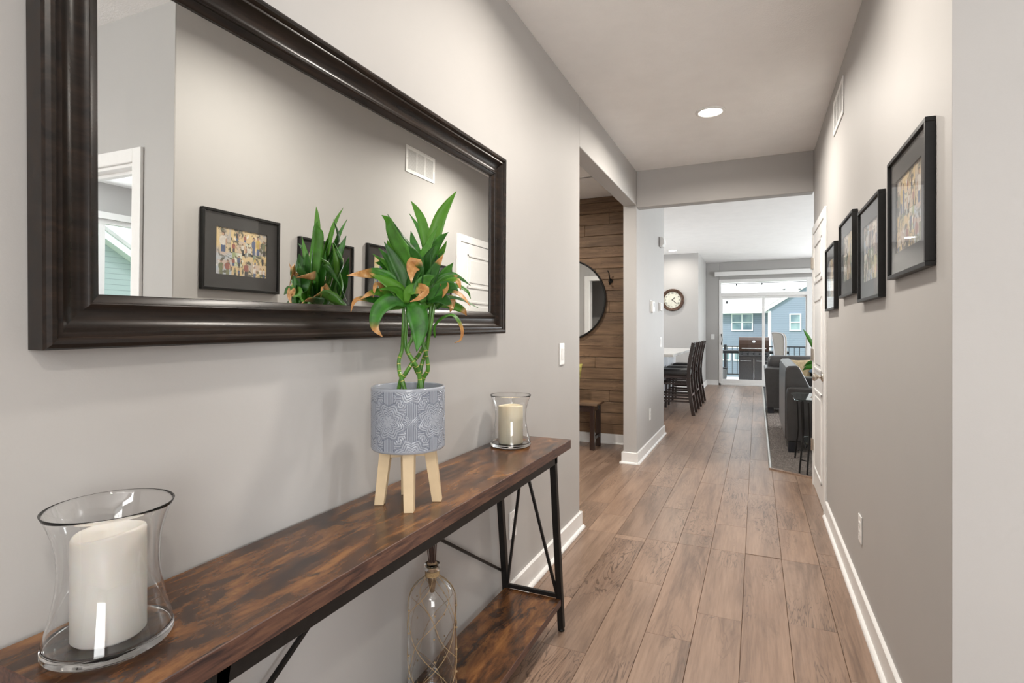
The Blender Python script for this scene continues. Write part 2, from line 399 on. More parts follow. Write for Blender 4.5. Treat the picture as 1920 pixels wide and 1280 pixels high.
# carpet with short tufts along the part that shows
def carpet():
    m = MB().prism([(.125, 5.455), (.46, 5.235), (XW, 5.235), (XW, YF), (.17, YF)], 'z', -.01, .006)
    rr = random.Random(3); vs = []; fs = []
    for i in range(26000):
        y = 5.3 + 4.2 * rr.random() ** 1.6; x = .13 + rr.random() * (.30 + .05 * (y - 5))
        if y < 5.46 - (x - .12) * .66: continue
        a = rr.random() * 6.28; h = .006 + .007 * rr.random(); w = .0035
        dx, dy = math.cos(a) * w, math.sin(a) * w; ox, oy = (rr.random() - .5) * .008, (rr.random() - .5) * .008
        k = len(vs); vs += [(x - dx, y - dy, .005), (x + dx, y + dy, .005), (x + ox, y + oy, .005 + h)]; fs.append((k, k + 1, k + 2))
    m.add(vs, fs); return m
tag(carpet().build('carpet', 'carpet_pile', normals=False), 'taupe cut pile carpet of the living room', 'carpet', kind='stuff')
struct('trim_1', MB().prism([(.098, 0), (.128, 0), (.128, .010), (.120, .012), (.106, .011), (.098, .004)], 'y', 5.45, YF), 'nickel',
       'long metal transition strip between plank floor and carpet', cat='trim')
t = MB(); t.path_bar([(.11, 5.455, .004), (.27, 5.352, .004), (.46, 5.228, .004)], .016, .036, (0, 0, 1))
struct('trim_2', t, 'floor_oak', 'short wooden transition strip at the near edge of the carpet', cat='trim')

def W(name, boxes, label, mat='wall_paint', bev=.006):
    m = MB()
    for b in boxes: m.box(*b)
    o = struct(name, m, mat, label, cat='wall')
    if bev: bevel(o, bev, 2)
    return o
W('wall_left', [(XL - .12, XL, -2.2, YO, 0, H), (XL - .12, XL, YO, YH, 2.425, H)], 'greige painted wall behind the console table and mirror')
W('wall_pantry', [(XL - .126, XL, YH, YC, 0, HG), (-3.12, XL - .126, 6.0, YC, 0, HG)], 'greige wall block carrying the thermostat and switches')
W('wall_header', [(XL, XR, YH, YH + .12, 2.405, HG)], 'dropped header beam spanning the end of the hallway')
W('wall_right', [(XR, XR + .12, YN, 5.14, 0, H)], 'greige hallway wall hung with four picture frames')
DX0, DX1 = .712, 1.53
W('wall_entry', [(XR + .12, DX0, YN, YN + .12, 0, H), (DX0, DX1, YN, YN + .12, 2.035, H), (DX1, XW, YN, YN + .12, 0, H), (XR, XR + .12, YN - .0005, YN, 0, H)], 'pale wall facing the entrance with the office doorway', bev=0)
W('wall_living', [(XR + .12, XW, 5.05, 5.14, 0, HG)], 'wall between the office and the living room')
W('wall_foyer_right', [(2.9, 3.02, -2.2, YN, 0, H)], 'foyer side wall to the right of the camera')
W('wall_foyer_back', [(-1.147, -.32, -2.32, -2.2, 0, H), (-.32, .92, -2.32, -2.2, 2.62, H), (-.32, .92, -2.32, -2.2, 2.06, 2.28), (.92, .95, -2.32, -2.2, 0, H), (.95, 2.45, -2.32, -2.2, 0, .55), (.95, 2.45, -2.32, -2.2, 2.55, H), (2.45, 3.02, -2.32, -2.2, 0, H)], 'front wall of the house behind the camera')
W('wall_far', [(-1.065, -.79, YF, YF + .12, 0, HG), (-.79, 1.09, YF, YF + .12, 2.36, HG), (1.09, 2.0, YF, YF + .12, 0, HG), (2.0, 3.8, YF, YF + .12, 0, .6), (2.0, 3.8, YF, YF + .12, 2.2, HG), (3.8, XW, YF, YF + .12, 0, HG)], 'grey far wall around the patio door')
W('wall_kitchen', [(-4.9, -1.065, YK, YF + .12, 0, HG)], 'kitchen wall that carries the round clock')
W('wall_kitchen_side', [(-5.0, -4.88, 6.0, 8.2, 0, HG), (-5.0, -4.88, 10.2, YK, 0, HG), (-5.0, -4.88, 8.2, 10.2, 0, 1.0), (-5.0, -4.88, 8.2, 10.2, 2.2, HG), (-4.88, -3.12, 6.0, 6.12, 0, HG)], 'kitchen side wall with a window')
wy = [(1.64, 2.1), (3.0, 3.32), (4.75, 6.9), (10.3, YF + .12)]
W('wall_right_outer', [(XW, XW + .12, a, b, 0, HG) for a, b in wy] + [(XW, XW + .12, a, b, z0, z1) for a, b, lo, hi in ((2.1, 3.0, .9, 2.36), (3.32, 4.75, .9, 2.36), (6.9, 10.3, .6, 2.3)) for z0, z1 in ((0, lo), (hi, HG))],
  'outer wall of office and living room')
# mudroom nook
W('wall_nook_left', [(-3.12, -3.0, YO - .12, 6.0, 0, H)], 'left wall of the mudroom nook')
W('wall_nook_near', [(-3.0, -2.47, YO - .12, YO, 0, H), (-2.47, -1.72, YO - .12, YO, 2.05, H), (-1.72, -1.147, YO - .12, YO, 0, H)], 'near wall of the mudroom nook with a doorway')
W('wall_closet', [(-3.0, -1.147, 2.2, 2.3, 0, H), (-3.0, -2.9, 2.3, YO - .12, 0, H)], 'closet wall behind the nook doorway')
struct('ceiling', MB().box(-3.12, XW + .12, -2.32, YH + .02, H, H + .1), 'ceiling_paint', 'white textured hallway ceiling', cat='ceiling')
struct('ceiling_great_room', MB().box(-5.0, XW + .12, YH + .02, YF + .12, HG, HG + .1).box(-3.12, XL, YH, 6.0, H, HG), 'ceiling_paint', 'white textured ceiling of kitchen and living room', cat='ceiling')

# baseboards: board with a quarter round shoe
def baseboard(name, runs, label, h=.108):
    m = MB(); s = MB()
    for (x0, y0), (x1, y1), (nx, ny), c0, c1 in runs:
        d = Vector((x1 - x0, y1 - y0)); L = d.length; d /= L
        def place(prof, e0=0, e1=0):
            vs = []
            for e in (-e0, L + e1):
                for a, z in prof: vs.append((x0 + d.x * e + nx * a, y0 + d.y * e + ny * a, z))
            k = len(prof)
            return vs, [tuple(range(k)), tuple(range(2 * k - 1, k - 1, -1))] + [(i, k + i, k + (i + 1) % k, (i + 1) % k) for i in range(k)]
        m.add(*place([(0, .002), (.014, .002), (.014, h - .004), (.010, h), (0, h)], .0135 * c0, .0135 * c1))
        s.add(*place([(.014, .001), (.030, .001), (.029, .008), (.025, .014), (.019, .018), (.014, .019)], .0294 * c0, .0294 * c1))
    o = struct(name, m, 'trim_white', label, cat='baseboard'); s.build('shoe_moulding', 'trim_white', o); return o
baseboard('baseboard_left', [((XL, -2.2), (XL, YO), (1, 0), 0, 1), ((XL, YO), (XL - .12, YO), (0, 1), 1, 1)], 'white baseboard behind the console table')
baseboard('baseboard_right', [((XR, YN), (XR, 4.20), (-1, 0), 1, 0)], 'white baseboard under the four picture frames')
baseboard('baseboard_pantry', [((XL, YH), (XL, YC), (1, 0), 1, 1), ((XL, YH), (XL - .126, YH), (0, -1), 1, 1), ((XL, YC), (-3.1, YC), (0, 1), 1, 0)], 'white baseboard around the wall block with the thermostat')
baseboard('baseboard_nook', [((-3.0, 5.945), (XL - .126, 5.945), (0, -1), 0, 0), ((XL - .126, YH), (XL - .126, 5.945), (-1, 0), 1, 0)], 'white baseboard under the wood plank wall')
baseboard('baseboard_far', [((-1.065, YF), (-.80, YF), (0, -1), 0, 0), ((-1.065, YK), (-1.065, YF), (1, 0), 1, 0), ((-4.8, YK), (-1.065, YK), (0, -1), 0, 1), ((1.10, YF), (XW, YF), (0, -1), 0, 0)], 'white baseboard on the far walls beside the patio door')
baseboard('baseboard_entry', [((XR, YN), (.64, YN), (0, -1), 1, 0), ((1.61, YN), (2.9, YN), (0, -1), 0, 0)], 'white baseboard beside the office doorway')

# plank accent wall of the nook: each board a piece of its own
acc = struct('wall_nook_back', MB().box(-3.0, XL - .126, 5.965, 6.0, 0, H), 'dark_slot', 'dark brown wood plank accent wall in the mudroom', cat='wall')
ra = random.Random(21); rh = .1235; z = .09; row = 0
while z < H - .01:
    z1 = min(z + rh, H - .001); x = XL - .127 - (0, .10, .62, .34, .9, .02, .5, .71)[row % 8] if row % 8 else XL - .127
    edges = [XL - .127]
    if row % 8: edges.append(x)
    while edges[-1] > -3.0: edges.append(edges[-1] - (.75 + .5 * ra.random()))
    edges[-1] = -3.0
    for a, b in zip(edges, edges[1:]):
        if a - b < .02: continue
        th = .014 + .004 * ra.random()
        o = MB().box(b + .001, a - .001, 5.965 - th, 5.966, z + .0016, z1 - .0016).build('board', 'barn_wood', acc); bevel(o, .0035, 1)
    z = z1; row += 1

# ---------------------------------------------------------------- doors and casings
def casing(mb, axis, pos, a0, a1, top, side, w=.065, t=.017):
    """flat casing round an opening; axis 'y': wall plane y=pos, opening a0..a1 along x; side = outward sign"""
    def bx(u0, u1, z0, z1):
        if axis == 'y': mb.box(u0, u1, pos, pos + side * t, z0, z1)
        else: mb.box(pos, pos + side * t, u0, u1, z0, z1)
    bx(a0 - w, a0, .0, top + w); bx(a1, a1 + w, .0, top + w); bx(a0, a1, top, top + w)
# closed panel door in the hall's right wall
HY0, HY1 = 4.275, 5.035
d1 = tag(bpy.data.objects.new('door_1', None), 'closed white panel door with round knob at the far end of the hall', 'door', kind='structure'); COL.objects.link(d1); d1.location = (XR, HY0, 0)
m = MB(); casing(m, 'x', 0, 0, HY1 - HY0, 2.03, -1); bevel(m.build('casing', 'trim_white', d1), .004)
D = HY1 - HY0
bevel(MB().box(-.012, -.003, .004, D - .004, .008, 2.026).build('slab', 'trim_white', d1), .002)
for z0, z1 in ((.16, .80), (.95, 1.50), (1.62, 1.93)):
    f = MB(); y0, y1 = .12, D - .12
    for u0, u1, v0, v1 in ((y0, y1, z0, z0 + .022), (y0, y1, z1 - .022, z1), (y0, y0 + .022, z0, z1), (y1 - .022, y1, z0, z1)): f.box(-.020, -.011, u0, u1, v0, v1)
    bevel(f.build('panel_moulding', 'trim_white', d1), .004)
    bevel(MB().box(-.018, -.011, y0 + .05, y1 - .05, z0 + .05, z1 - .05).build('panel', 'trim_white', d1), .006)
kn = MB(); kn.lathe([(.001, 0), (.030, 0), (.031, .006), (.022, .011), (.011, .014), (.011, .030), (.018, .036), (.027, .046), (.028, .056), (.022, .064), (.001, .067)], 24)
ko = kn.build('knob', 'nickel', d1); ko.rotation_euler = (0, R(-90), 0); ko.location = (-.012, .07, .93); tag(ko, 'brushed nickel round door knob')
for z in (.33, 1.06, 1.80):
    hb = MB().box(-.022, -.011, D - .012, D + .030, z - .045, z + .045).tube([(-.026, D, z - .05), (-.026, D, z + .05)], .006, 8)
    tag(hb.build('hinge', 'nickel', d1), 'nickel hinge')
# office doorway seen in the mirror
d2 = tag(bpy.data.objects.new('door_2', None), 'white cased office doorway reflected at the left of the big mirror', 'doorway', kind='structure'); COL.objects.link(d2); d2.location = (0, YN, 0)
m = MB(); casing(m, 'y', -.001, DX0, DX1, 2.03, -1); bevel(m.build('casing', 'trim_white', d2), .004)
m = MB().box(DX0 - .002, DX0 + .016, 0, .12, 0, 2.03).box(DX1 - .016, DX1 + .002, 0, .12, 0, 2.03).box(DX0, DX1, 0, .12, 2.015, 2.036)
m.box(DX0 + .015, DX1 - .015, .05, .085, 2.0, 2.016); bevel(m.build('jamb', 'trim_white', d2), .002)
m = MB(); casing(m, 'y', .121, DX0, DX1, 2.03, 1); bevel(m.build('inner_casing', 'trim_white', d2), .004)
# doorway in the nook, seen in the round mirror
d4 = tag(bpy.data.objects.new('door_3', None), 'white cased doorway reflected in the round black mirror', 'doorway', kind='structure'); COL.objects.link(d4); d4.location = (0, YO, 0)
m = MB(); casing(m, 'y', 0, -2.47, -1.72, 2.05, 1, .075); bevel(m.build('casing', 'trim_white', d4), .004)
m = MB().box(-2.472, -2.455, -.12, 0, 0, 2.05).box(-1.735, -1.718, -.12, 0, 0, 2.05); m.build('jamb', 'trim_white', d4)
sl = MB().box(-1.775, -1.738, -.86, -.13, .01, 2.03).build('open_slab', 'trim_white', d4); bevel(sl, .003)

# windows in the outer wall (office, living, kitchen)
def window_x(name, x, y0, y1, z0, z1, label, mull=(), side=-1, bars=True):
    o = tag(bpy.data.objects.new(name, None), label, 'window', kind='structure'); COL.objects.link(o); o.location = (x, y0, z0)
    w, h = y1 - y0, z1 - z0; s = -side
    m = MB(); t = .05
    m.box(.03 * s, .09 * s, 0, t, 0, h).box(.03 * s, .09 * s, w - t, w, 0, h).box(.03 * s, .09 * s, t, w - t, 0, t).box(.03 * s, .09 * s, t, w - t, h - t, h)
    for q in mull: m.box(.03 * s, .09 * s, q - y0 - .03, q - y0 + .03, t, h - t)
    m.build('window_frame', 'trim_white', o)
    MB().box(.058 * s, .062 * s, t, w - t, t, h - t).build('pane', 'window_glass', o)
    c_ = MB(); k = .07
    c_.box(0, .018 * side, -k, 0, -k, h + k).box(0, .018 * side, w, w + k, -k, h + k).box(0, .018 * side, 0, w, h, h + k).box(0, .018 * side, 0, w, -k, 0)
    c_.build('window_casing', 'trim_white', o)
    return o
window_x('window_1', XW, 3.32, 4.75, .9, 2.36, 'office window reflected through the doorway in the big mirror', (3.56,))
window_x('window_2', XW, 6.9, 10.3, .6, 2.3, 'wide living room window', (8.03, 9.16))
window_x('window_3', -4.88, 8.2, 10.2, 1.0, 2.2, 'kitchen window', (9.2,), side=1)
window_x('window_4', XW, 2.1, 3.0, .9, 2.36, 'narrow office window')

# sliding patio door with transom
pd = tag(bpy.data.objects.new('door_4', None), 'white sliding glass patio door with transom in the far wall', 'patio door', kind='structure'); COL.objects.link(pd); pd.location = (0, YF, 0)
m = MB()
m.box(-.79, -.745, -.012, .12, 0, 2.40).box(.985, 1.09, -.012, .12, 0, 2.40).box(-.745, .985, -.012, .12, 2.335, 2.40).box(-.745, .985, -.012, .12, 2.015, 2.09).box(-.79, 1.09, -.012, .12, 0, .045)
bevel(m.build('frame', 'trim_white', pd), .004)
def sash(x0, x1, y, name):
    m = MB(); z0, z1, t = .045, 2.02, .055
    m.box(x0, x0 + t, y, y + .035, z0, z1).box(x1 - t, x1, y, y + .035, z0, z1).box(x0 + t, x1 - t, y, y + .035, z0, z0 + .09).box(x0 + t, x1 - t, y, y + .035, z1 - t, z1)
    o = bevel(m.build('sash', 'trim_white', pd), .003)
    MB().box(x0 + t - .005, x1 - t + .005, y + .015, y + .020, z0 + .085, z1 - t + .005).build('pane', 'window_glass', o); return o
s1 = sash(-.765, .162, .005, 'l'); s2 = sash(.108, 1.02, .048, 'r')
MB().box(-.75, .99, .055, .060, 2.085, 2.34).build('transom_pane', 'window_glass', pd)
tag(MB().tube(spline([(-.735, -.002, .92), (-.735, -.04, .95), (-.72, -.05, 1.04), (-.735, -.04, 1.13), (-.735, -.002, 1.16)], 12), .009, 8).build('handle', 'black_metal', s1), 'dark curved pull handle')
v = thing('blind_valance', 'white boxed blind valance above the patio door', 'valance', (-.875, YF, 2.478))
bevel(MB().box(0, 2.18, -.115, -.105, 0, .095).build('face_board', 'trim_white', v), .003)
bevel(MB().box(0, 2.18, -.105, 0, .087, .095).build('top_board', 'trim_white', v), .002)
bevel(MB().box(0, .01, -.105, 0, 0, .087).build('return_board', 'trim_white', v), .002)
MB().box(.03, 2.15, -.07, -.03, .05, .085).build('headrail', 'plastic_white', v)

# front door, transom and foyer window behind the camera
d5 = tag(bpy.data.objects.new('door_5', None), 'white front door with transom behind the camera', 'door', kind='structure'); COL.objects.link(d5); d5.location = (0, -2.2, 0)
bevel(MB().box(-.31, .91, -.09, -.045, .01, 2.05).build('slab', 'trim_white', d5), .003)
for x0 in (-.20, .36):
    for z0, z1 in ((.2, .9), (1.05, 1.9)): bevel(MB().box(x0, x0 + .44, -.046, -.036, z0, z1).build('panel', 'trim_white', d5), .008)
MB().box(-.32, .92, -.075, -.070, 2.28, 2.62).build('transom_pane', 'window_glass', d5)
m = MB(); casing(m, 'y', 0, -.32, .92, 2.62, 1); bevel(m.build('casing', 'trim_white', d5), .004)
w5 = tag(bpy.data.objects.new('window_5', None), 'tall foyer window behind the camera', 'window', kind='structure'); COL.objects.link(w5); w5.location = (0, -2.2, 0)
MB().box(.95, 2.45, -.075, -.070, .55, 2.55).build('pane', 'window_glass', w5)
m = MB().box(.95, 1.0, -.10, -.05, .55, 2.55).box(2.40, 2.45, -.10, -.05, .55, 2.55).box(1.0, 2.40, -.10, -.05, .55, .60).box(1.0, 2.40, -.10, -.05, 2.50, 2.55).box(1.67, 1.73, -.10, -.05, .60, 2.50); m.build('window_frame', 'trim_white', w5)

# recessed ceiling lights with their own lamp
def downlight(x, y, z, label, power, color=(1, .93, .84), r=.075):
    t = thing('recessed_light', label, 'ceiling light', (x, y, z), 0, 'recessed ceiling lights')
    MB().lathe([(r, 0), (r + .022, 0), (r + .020, -.006), (r + .004, -.009), (r, -.004)], 32, close=True).build('trim_ring', 'plastic_white', t)
    MB().lathe([(.001, -.003), (r, -.003)], 32).build('lens', 'lamp_lens', t)
    l_ = light('recessed_lamp', 'AREA', (0, 0, -.012), (0, 0, 0), power, color, 2 * r, spread=R(165)); l_.parent = t
downlight(-.288, 3.93, H, 'round recessed light in the hallway ceiling', 27)
downlight(-.29, 1.95, H, 'round recessed light in the ceiling above the console table', 17)
downlight(.9, -.6, H, 'round recessed light in the foyer ceiling', 16)
downlight(-1.49, 10.92, HG, 'small recessed light above the wall clock', 7)
downlight(-2.2, 8.4, HG, 'recessed light over the kitchen island', 16)
downlight(1.9, 7.6, HG, 'recessed light over the living room sofa', 16)
downlight(-2.0, 4.6, H, 'recessed light in the mudroom nook', 20)
# ================================================================ console table
TY0, TY1 = .40, 2.232; TYC = (TY0 + TY1) / 2
tb = thing('console_table', 'long narrow console table with rustic brown top and black metal legs', 'table', (-.87, TYC, 0))
hx0, hx1, hl = -.147, .143, (TY1 - TY0) / 2
o = MB().box(hx0, hx1, -hl, hl, .7515, .79).build('table_top', 'rustic_brown', tb); bevel(o, .0015, 1)
o.data.materials.append(M['table_edge_wood'])
for p in o.data.polygons:
    if abs(p.normal.z) < .5: p.material_index = 1
for s in (-1, 1):
    x = .123 if s > 0 else -.128
    bevel(MB().box(x - .0125, x + .0125, -hl + .15, hl - .15, .722, .751).build('apron_rail', 'black_metal', tb), .0015)
for s in (-1, 1):
    bevel(MB().box(-.115, .111, s * .755 - .0125, s * .755 + .0125, .722, .751).build('apron_end', 'black_metal', tb), .0015)
ft, fb = .744, .848          # leg: top and foot distance from the middle of the table
def legy(z): return ft + (fb - ft) * (1 - z / .735)
sh = MB().box(-.126, .132, -.82, .82, .118, .146).build('shelf', 'rustic_brown', tb); bevel(sh, .0015, 1)
sh.data.materials.append(M['table_edge_wood'])
for p in sh.data.polygons:
    if abs(p.normal.z) < .5: p.material_index = 1
for s in (-1, 1):
    for x in (-.125, .123):
        l_ = bevel(MB().path_bar([(x, s * fb, .012), (x, s * ft, .751)], .025, .025, (1, 0, 0)).build('leg', 'black_metal', tb), .0015)
        MB().lathe([(.001, .001), (.013, .001), (.014, .006), (.010, .014)], 12, (x, s * fb, 0)).build('foot_pad', 'black_metal', l_)
    y = s * (legy(.155))
    bevel(MB().box(-.113, .111, y - .007, y + .007, .147, .163).build('end_stretcher', 'black_metal', tb), .001)
    for x in (-.113, .112):
        MB().path_bar([(-.005 + (.004 if x > 0 else -.004), s * (legy(.722) - .004), .722), (x, s * (legy(.165) - .004), .163)], .010, .010, (0, 1, 0)).build('brace_rod', 'black_metal', tb)
    MB().path_bar([(-.134, 0, .722), (-.134, s * (legy(.21)), .215)], .010, .010, (1, 0, 0)).build('back_brace', 'black_metal', tb)

# ================================================================ big mirror
MW, MH = 1.655, .742
mt = thing('wall_mirror', 'large horizontal wall mirror in a dark espresso moulded wood frame', 'mirror', (XL + .0055, 1.2825, 1.6085)); mt.rotation_euler = (R(.55), R(.56), 0)
prof = [(0, 0), (0, .040), (.003, .045), (.009, .048), (.015, .047), (.019, .043), (.020, .040), (.023, .0405), (.027, .040), (.029, .037), (.034, .031), (.042, .0255), (.051, .0225), (.060, .0225), (.066, .0245), (.070, .0275), (.073, .0285), (.075, .0275), (.076, .0245), (.0885, .0185), (.090, .0165), (.090, .006)]
def rail(side):
    """mitred length of moulding; side 0 bottom 1 right 2 top 3 left, seen from the hall"""
    m = MB(); w, h = MW / 2, MH / 2; vs = []; k = len(prof)
    for e in (-1, 1):
        for a, d in prof:
            if side == 0: vs.append((d, e * (w - a), -h + a))
            if side == 2: vs.append((d, e * (w - a), h - a))
            if side == 1: vs.append((d, w - a, e * (h - a)))
            if side == 3: vs.append((d, -w + a, e * (h - a)))
    m.add(vs, [(i, k + i, k + i + 1, i + 1) for i in range(k - 1)], False)
    o = m.build('frame_rail', 'mirror_frame_wood', None)
    me = o.data
    # smooth cove, crisp arrises
    me.polygons.foreach_set('use_smooth', [True] * len(me.polygons))
    me.set_sharp_from_angle(angle=R(28)) if hasattr(me, 'set_sharp_from_angle') else None
    return o
plain('mirror_back', (.10, .07, .05), .8)
for s in range(4):
    o = rail(s); o.parent = mt
    if s in (1, 3): o.data.materials[0] = M['mirror_frame_wood']
MB().box(.001, .008, -MW / 2 + .085, MW / 2 - .085, -MH / 2 + .085, MH / 2 - .085).build('backing_board', 'mirror_back', mt)
MB().box(.0082, .0125, -MW / 2 + .088, MW / 2 - .088, -MH / 2 + .088, MH / 2 - .088).build('mirror_glass', 'mirror_silver', mt)

# ================================================================ picture frames
fr_rng = random.Random(4)
def picture(y0, zc, label, cuts):
    t = thing('picture_frame', label, 'picture frame', (XR, y0, zc), 0, 'black collage frames on the hallway wall')
    w, h, d, b = .465, .397, .024, .013
    m = MB()
    for a0, a1, z0, z1 in ((0, w, h / 2 - b, h / 2), (0, w, -h / 2, -h / 2 + b), (0, b, -h / 2 + b, h / 2 - b), (w - b, w, -h / 2 + b, h / 2 - b)): m.box(-d, -.001, a0, a1, z0, z1)
    bevel(m.build('frame', 'frame_black', t), .0012)
    MB().box(-.008, -.001, b, w - b, -h / 2 + b, h / 2 - b).build('backing', 'frame_black', t)
    pw, ph = .305, .235; px, pz = (w - pw) / 2, -ph / 2
    m = MB()
    for a0, a1, z0, z1 in ((b, w - b, ph / 2, h / 2 - b), (b, w - b, -h / 2 + b, -ph / 2), (b, px, -ph / 2, ph / 2), (px + pw, w - b, -ph / 2, ph / 2)): m.box(-.0145, -.012, a0, a1, z0, z1)
    m.build('mat_board', 'mat_board', t)
    for u0, u1, v0, v1 in cuts:
        lift = fr_rng.random() * .0012
        po_ = MB().box(-.0092 - lift, -.0081, px + u0 * pw, px + u1 * pw, pz + v0 * ph, pz + v1 * ph).build('photo', 'photo_print', t)
        # the people printed on it
        W_, H_ = (u1 - u0) * pw, (v1 - v0) * ph; X0, Z0 = px + u0 * pw, pz + v0 * ph; k_ = fr_rng.choice((1, 2, 2, 3))
        for q in range(k_):
            vs, fs, mi = [], [], []
            def blob(cy_, cz_, a_, b_, m_, lv, pw_=2.0):
                s0 = len(vs)
                for e_ in range(16):
                    g_ = 2 * math.pi * e_ / 16; cs, sn = math.cos(g_), math.sin(g_)
                    vs.append((-.00925 - lift - lv * .00002, min(max(cy_ + a_ * math.copysign(abs(cs) ** (2 / pw_), cs), X0), X0 + W_), min(max(cz_ + b_ * math.copysign(abs(sn) ** (2 / pw_), sn), Z0), Z0 + H_)))
                fs.append(tuple(range(s0, s0 + 16))); mi.append(m_)
            hh = min(H_ * (.65 + .30 * fr_rng.random()), W_ * 1.5); cy_ = X0 + W_ * (q + .5 + (fr_rng.random() - .5) * .4) / k_; fw = min(W_ / k_ * .40, hh * .20)
            blob(cy_, Z0 + hh * .18, fw * .62, hh * .24, fr_rng.choice((3, 6, 7)), 1, 3); blob(cy_, Z0 + hh * .54, fw, hh * .22, fr_rng.choice((2, 3, 4, 5, 6, 7, 2)), 2, 2.6)
            blob(cy_ + fw * .8, Z0 + hh * .50, fw * .22, hh * .17, 0, 3); blob(cy_, Z0 + hh * .86, hh * .078, hh * .098, 1, 4); blob(cy_ + .004 * (fr_rng.random() - .5), Z0 + hh * .84, hh * .060, hh * .074, 0, 5)
            fo = MB().add(vs, fs).build('printed_figure', None, po_, normals=False)
            for nm in ('print_skin', 'print_hair', 'print_white', 'print_blue', 'print_rust', 'print_yellow', 'print_dark', 'print_olive'): fo.data.materials.append(M[nm])
            for p_, m_ in zip(fo.data.polygons, mi): p_.material_index = m_
    MB().box(-.0178, -.0160, b, w - b, -h / 2 + b, h / 2 - b).build('glass', 'picture_glass', t)
cutA = [(0, .28, .48, 1), (.28, .68, .74, 1), (.28, .56, .5, .76), (.56, .68, .45, .76), (.68, 1, .5, 1), (0, .3, 0, .48), (.3, .5, .2, .5), (.3, .5, 0, .2), (.5, .72, 0, .45), (.72, 1, .28, .5), (.72, 1, 0, .28)]
cutB = [(0, .33, .4, 1), (.33, .66, .55, 1), (.66, 1, .5, 1), (0, .4, 0, .4), (.33, .7, .2, .55), (.4, .7, 0, .2), (.7, 1, 0, .5)]
cutC = [(0, .5, .5, 1), (.5, 1, .6, 1), (0, .3, 0, .5), (.3, .62, 0, .5), (.62, 1, 0, .6)]
cutD = [(0, .36, 0, .55), (0, .36, .55, 1), (.36, .7, .3, 1), (.36, .7, 0, .3), (.7, 1, 0, .42), (.7, 1, .42, 1)]
picture(1.770, 1.629, 'black framed photo collage nearest the camera on the right wall', cutA)
picture(2.380, 1.580, 'second black picture frame from the camera, hung a little lower', cutB)
picture(2.985, 1.629, 'third black picture frame from the camera, hung higher', cutC)
picture(3.648, 1.580, 'fourth black picture frame, right beside the hall door', cutD)

# return air grille
vg = thing('air_vent', 'white three panel air return grille high on the hallway wall', 'vent', (XR, 3.43, 2.437))
w, h = .405, .205; m = MB()
for a0, a1, z0, z1 in ((0, w, 0, .028), (0, w, h - .028, h), (0, .028, .028, h - .028), (w - .028, w, .028, h - .028), (.138, .150, .028, h - .028), (.255, .267, .028, h - .028)): m.box(-.007, -.001, a0, a1, z0, z1)
bevel(m.build('frame', 'plastic_white', vg), .0015)
for a0, a1 in ((.028, .138), (.150, .255), (.267, w - .028)):
    m = MB()
    for k in range(14):
        z = .031 + k * .0105; m.prism([(-.0058, z), (-.0048, z), (-.0034, z + .0092), (-.0044, z + .0092)], 'y', a0, a1)
    m.build('louvre_panel', 'plastic_pale', vg)
for y in (.012, w - .012): MB().lathe([(.001, 0), (.004, 0), (.003, .002), (.001, .002)], 10).build('screw', 'nickel', vg).matrix_local = Matrix.Translation((-.007, y, h / 2)) @ Matrix.Rotation(R(-90), 4, 'Y')

# ================================================================ hurricane candle holders
def hurricane(x, y, label):
    t = thing('hurricane_vase', label, 'candle holder', (x, y, .790), 0, 'clear glass hurricanes on the console table')
    out = spline([(.0765, 0, 0), (.0825, 0, .006), (.0805, 0, .022), (.0715, 0, .058), (.0640, 0, .104), (.0655, 0, .148), (.0730, 0, .180), (.0835, 0, .206)], 34)
    inn = [((p.x - .0022), p.z) for p in reversed(out) if p.z > .014]
    prof = [(.0001, .0)] + [(p.x, p.z + .0005) for p in out] + [(.0832, .2068), (.0825, .2072), (.0818, .2068)] + inn + [(.070, .0115), (.0001, .0115)]
    MB().lathe(prof, 80).build('glass_body', 'clear_glass', t)
    return t
hurricane(-.8917, .5005, 'large clear glass hurricane vase nearest the camera')
hurricane(-.9131, 2.0151, 'clear glass hurricane vase at the far end of the console table')
def candle(x, y, r, h, mat, label, ph, wob, wick):
    t = thing('pillar_candle', label, 'candle', (x, y, .8018), 0, 'pillar candles inside the glass hurricanes')
    n = 64; m = MB(); rings = []
    prof = [(0, 0, 0), (r - .004, 0, 0), (r, .004, 0), (r, h * .5, 0), (r, h - .004, 1), (r - .0015, h - .001, 1), (r - .004, h, 1), (r - .007, h - .002, 1), (r - .010, h - .012, .7), (r - .013, h - .026, .3), (r * .55, h - .034, .1), (0, h - .036, 0)]
    vs = []
    for q, z, wv in prof:
        for k in range(n):
            g = 2 * math.pi * k / n; vs.append((max(q, 1e-5) * math.cos(g), max(q, 1e-5) * math.sin(g), z + wv * wob * (math.sin(g + ph) + .55 * math.sin(2 * g + ph * 1.7))))
    fs = [(i * n + k, i * n + (k + 1) % n, (i + 1) * n + (k + 1) % n, (i + 1) * n + k) for i in range(len(prof) - 1) for k in range(n)]
    m.add(vs, fs, True); m.build('wax_body', mat, t)
    if wick: MB().tube([(0, 0, h - .038), (.001, 0, h - .022), (.003, .001, h - .012)], .0013, 6).build('wick', 'ink', t)
candle(-.8935, .5005, .0475, .157, 'wax_ivory', 'white pillar candle with hollow wavy top inside the near hurricane', .9, .0035, False)
candle(-.9131, 2.0151, .0505, .153, 'wax_cream', 'cream pillar candle inside the far hurricane', 2.4, .0022, True)

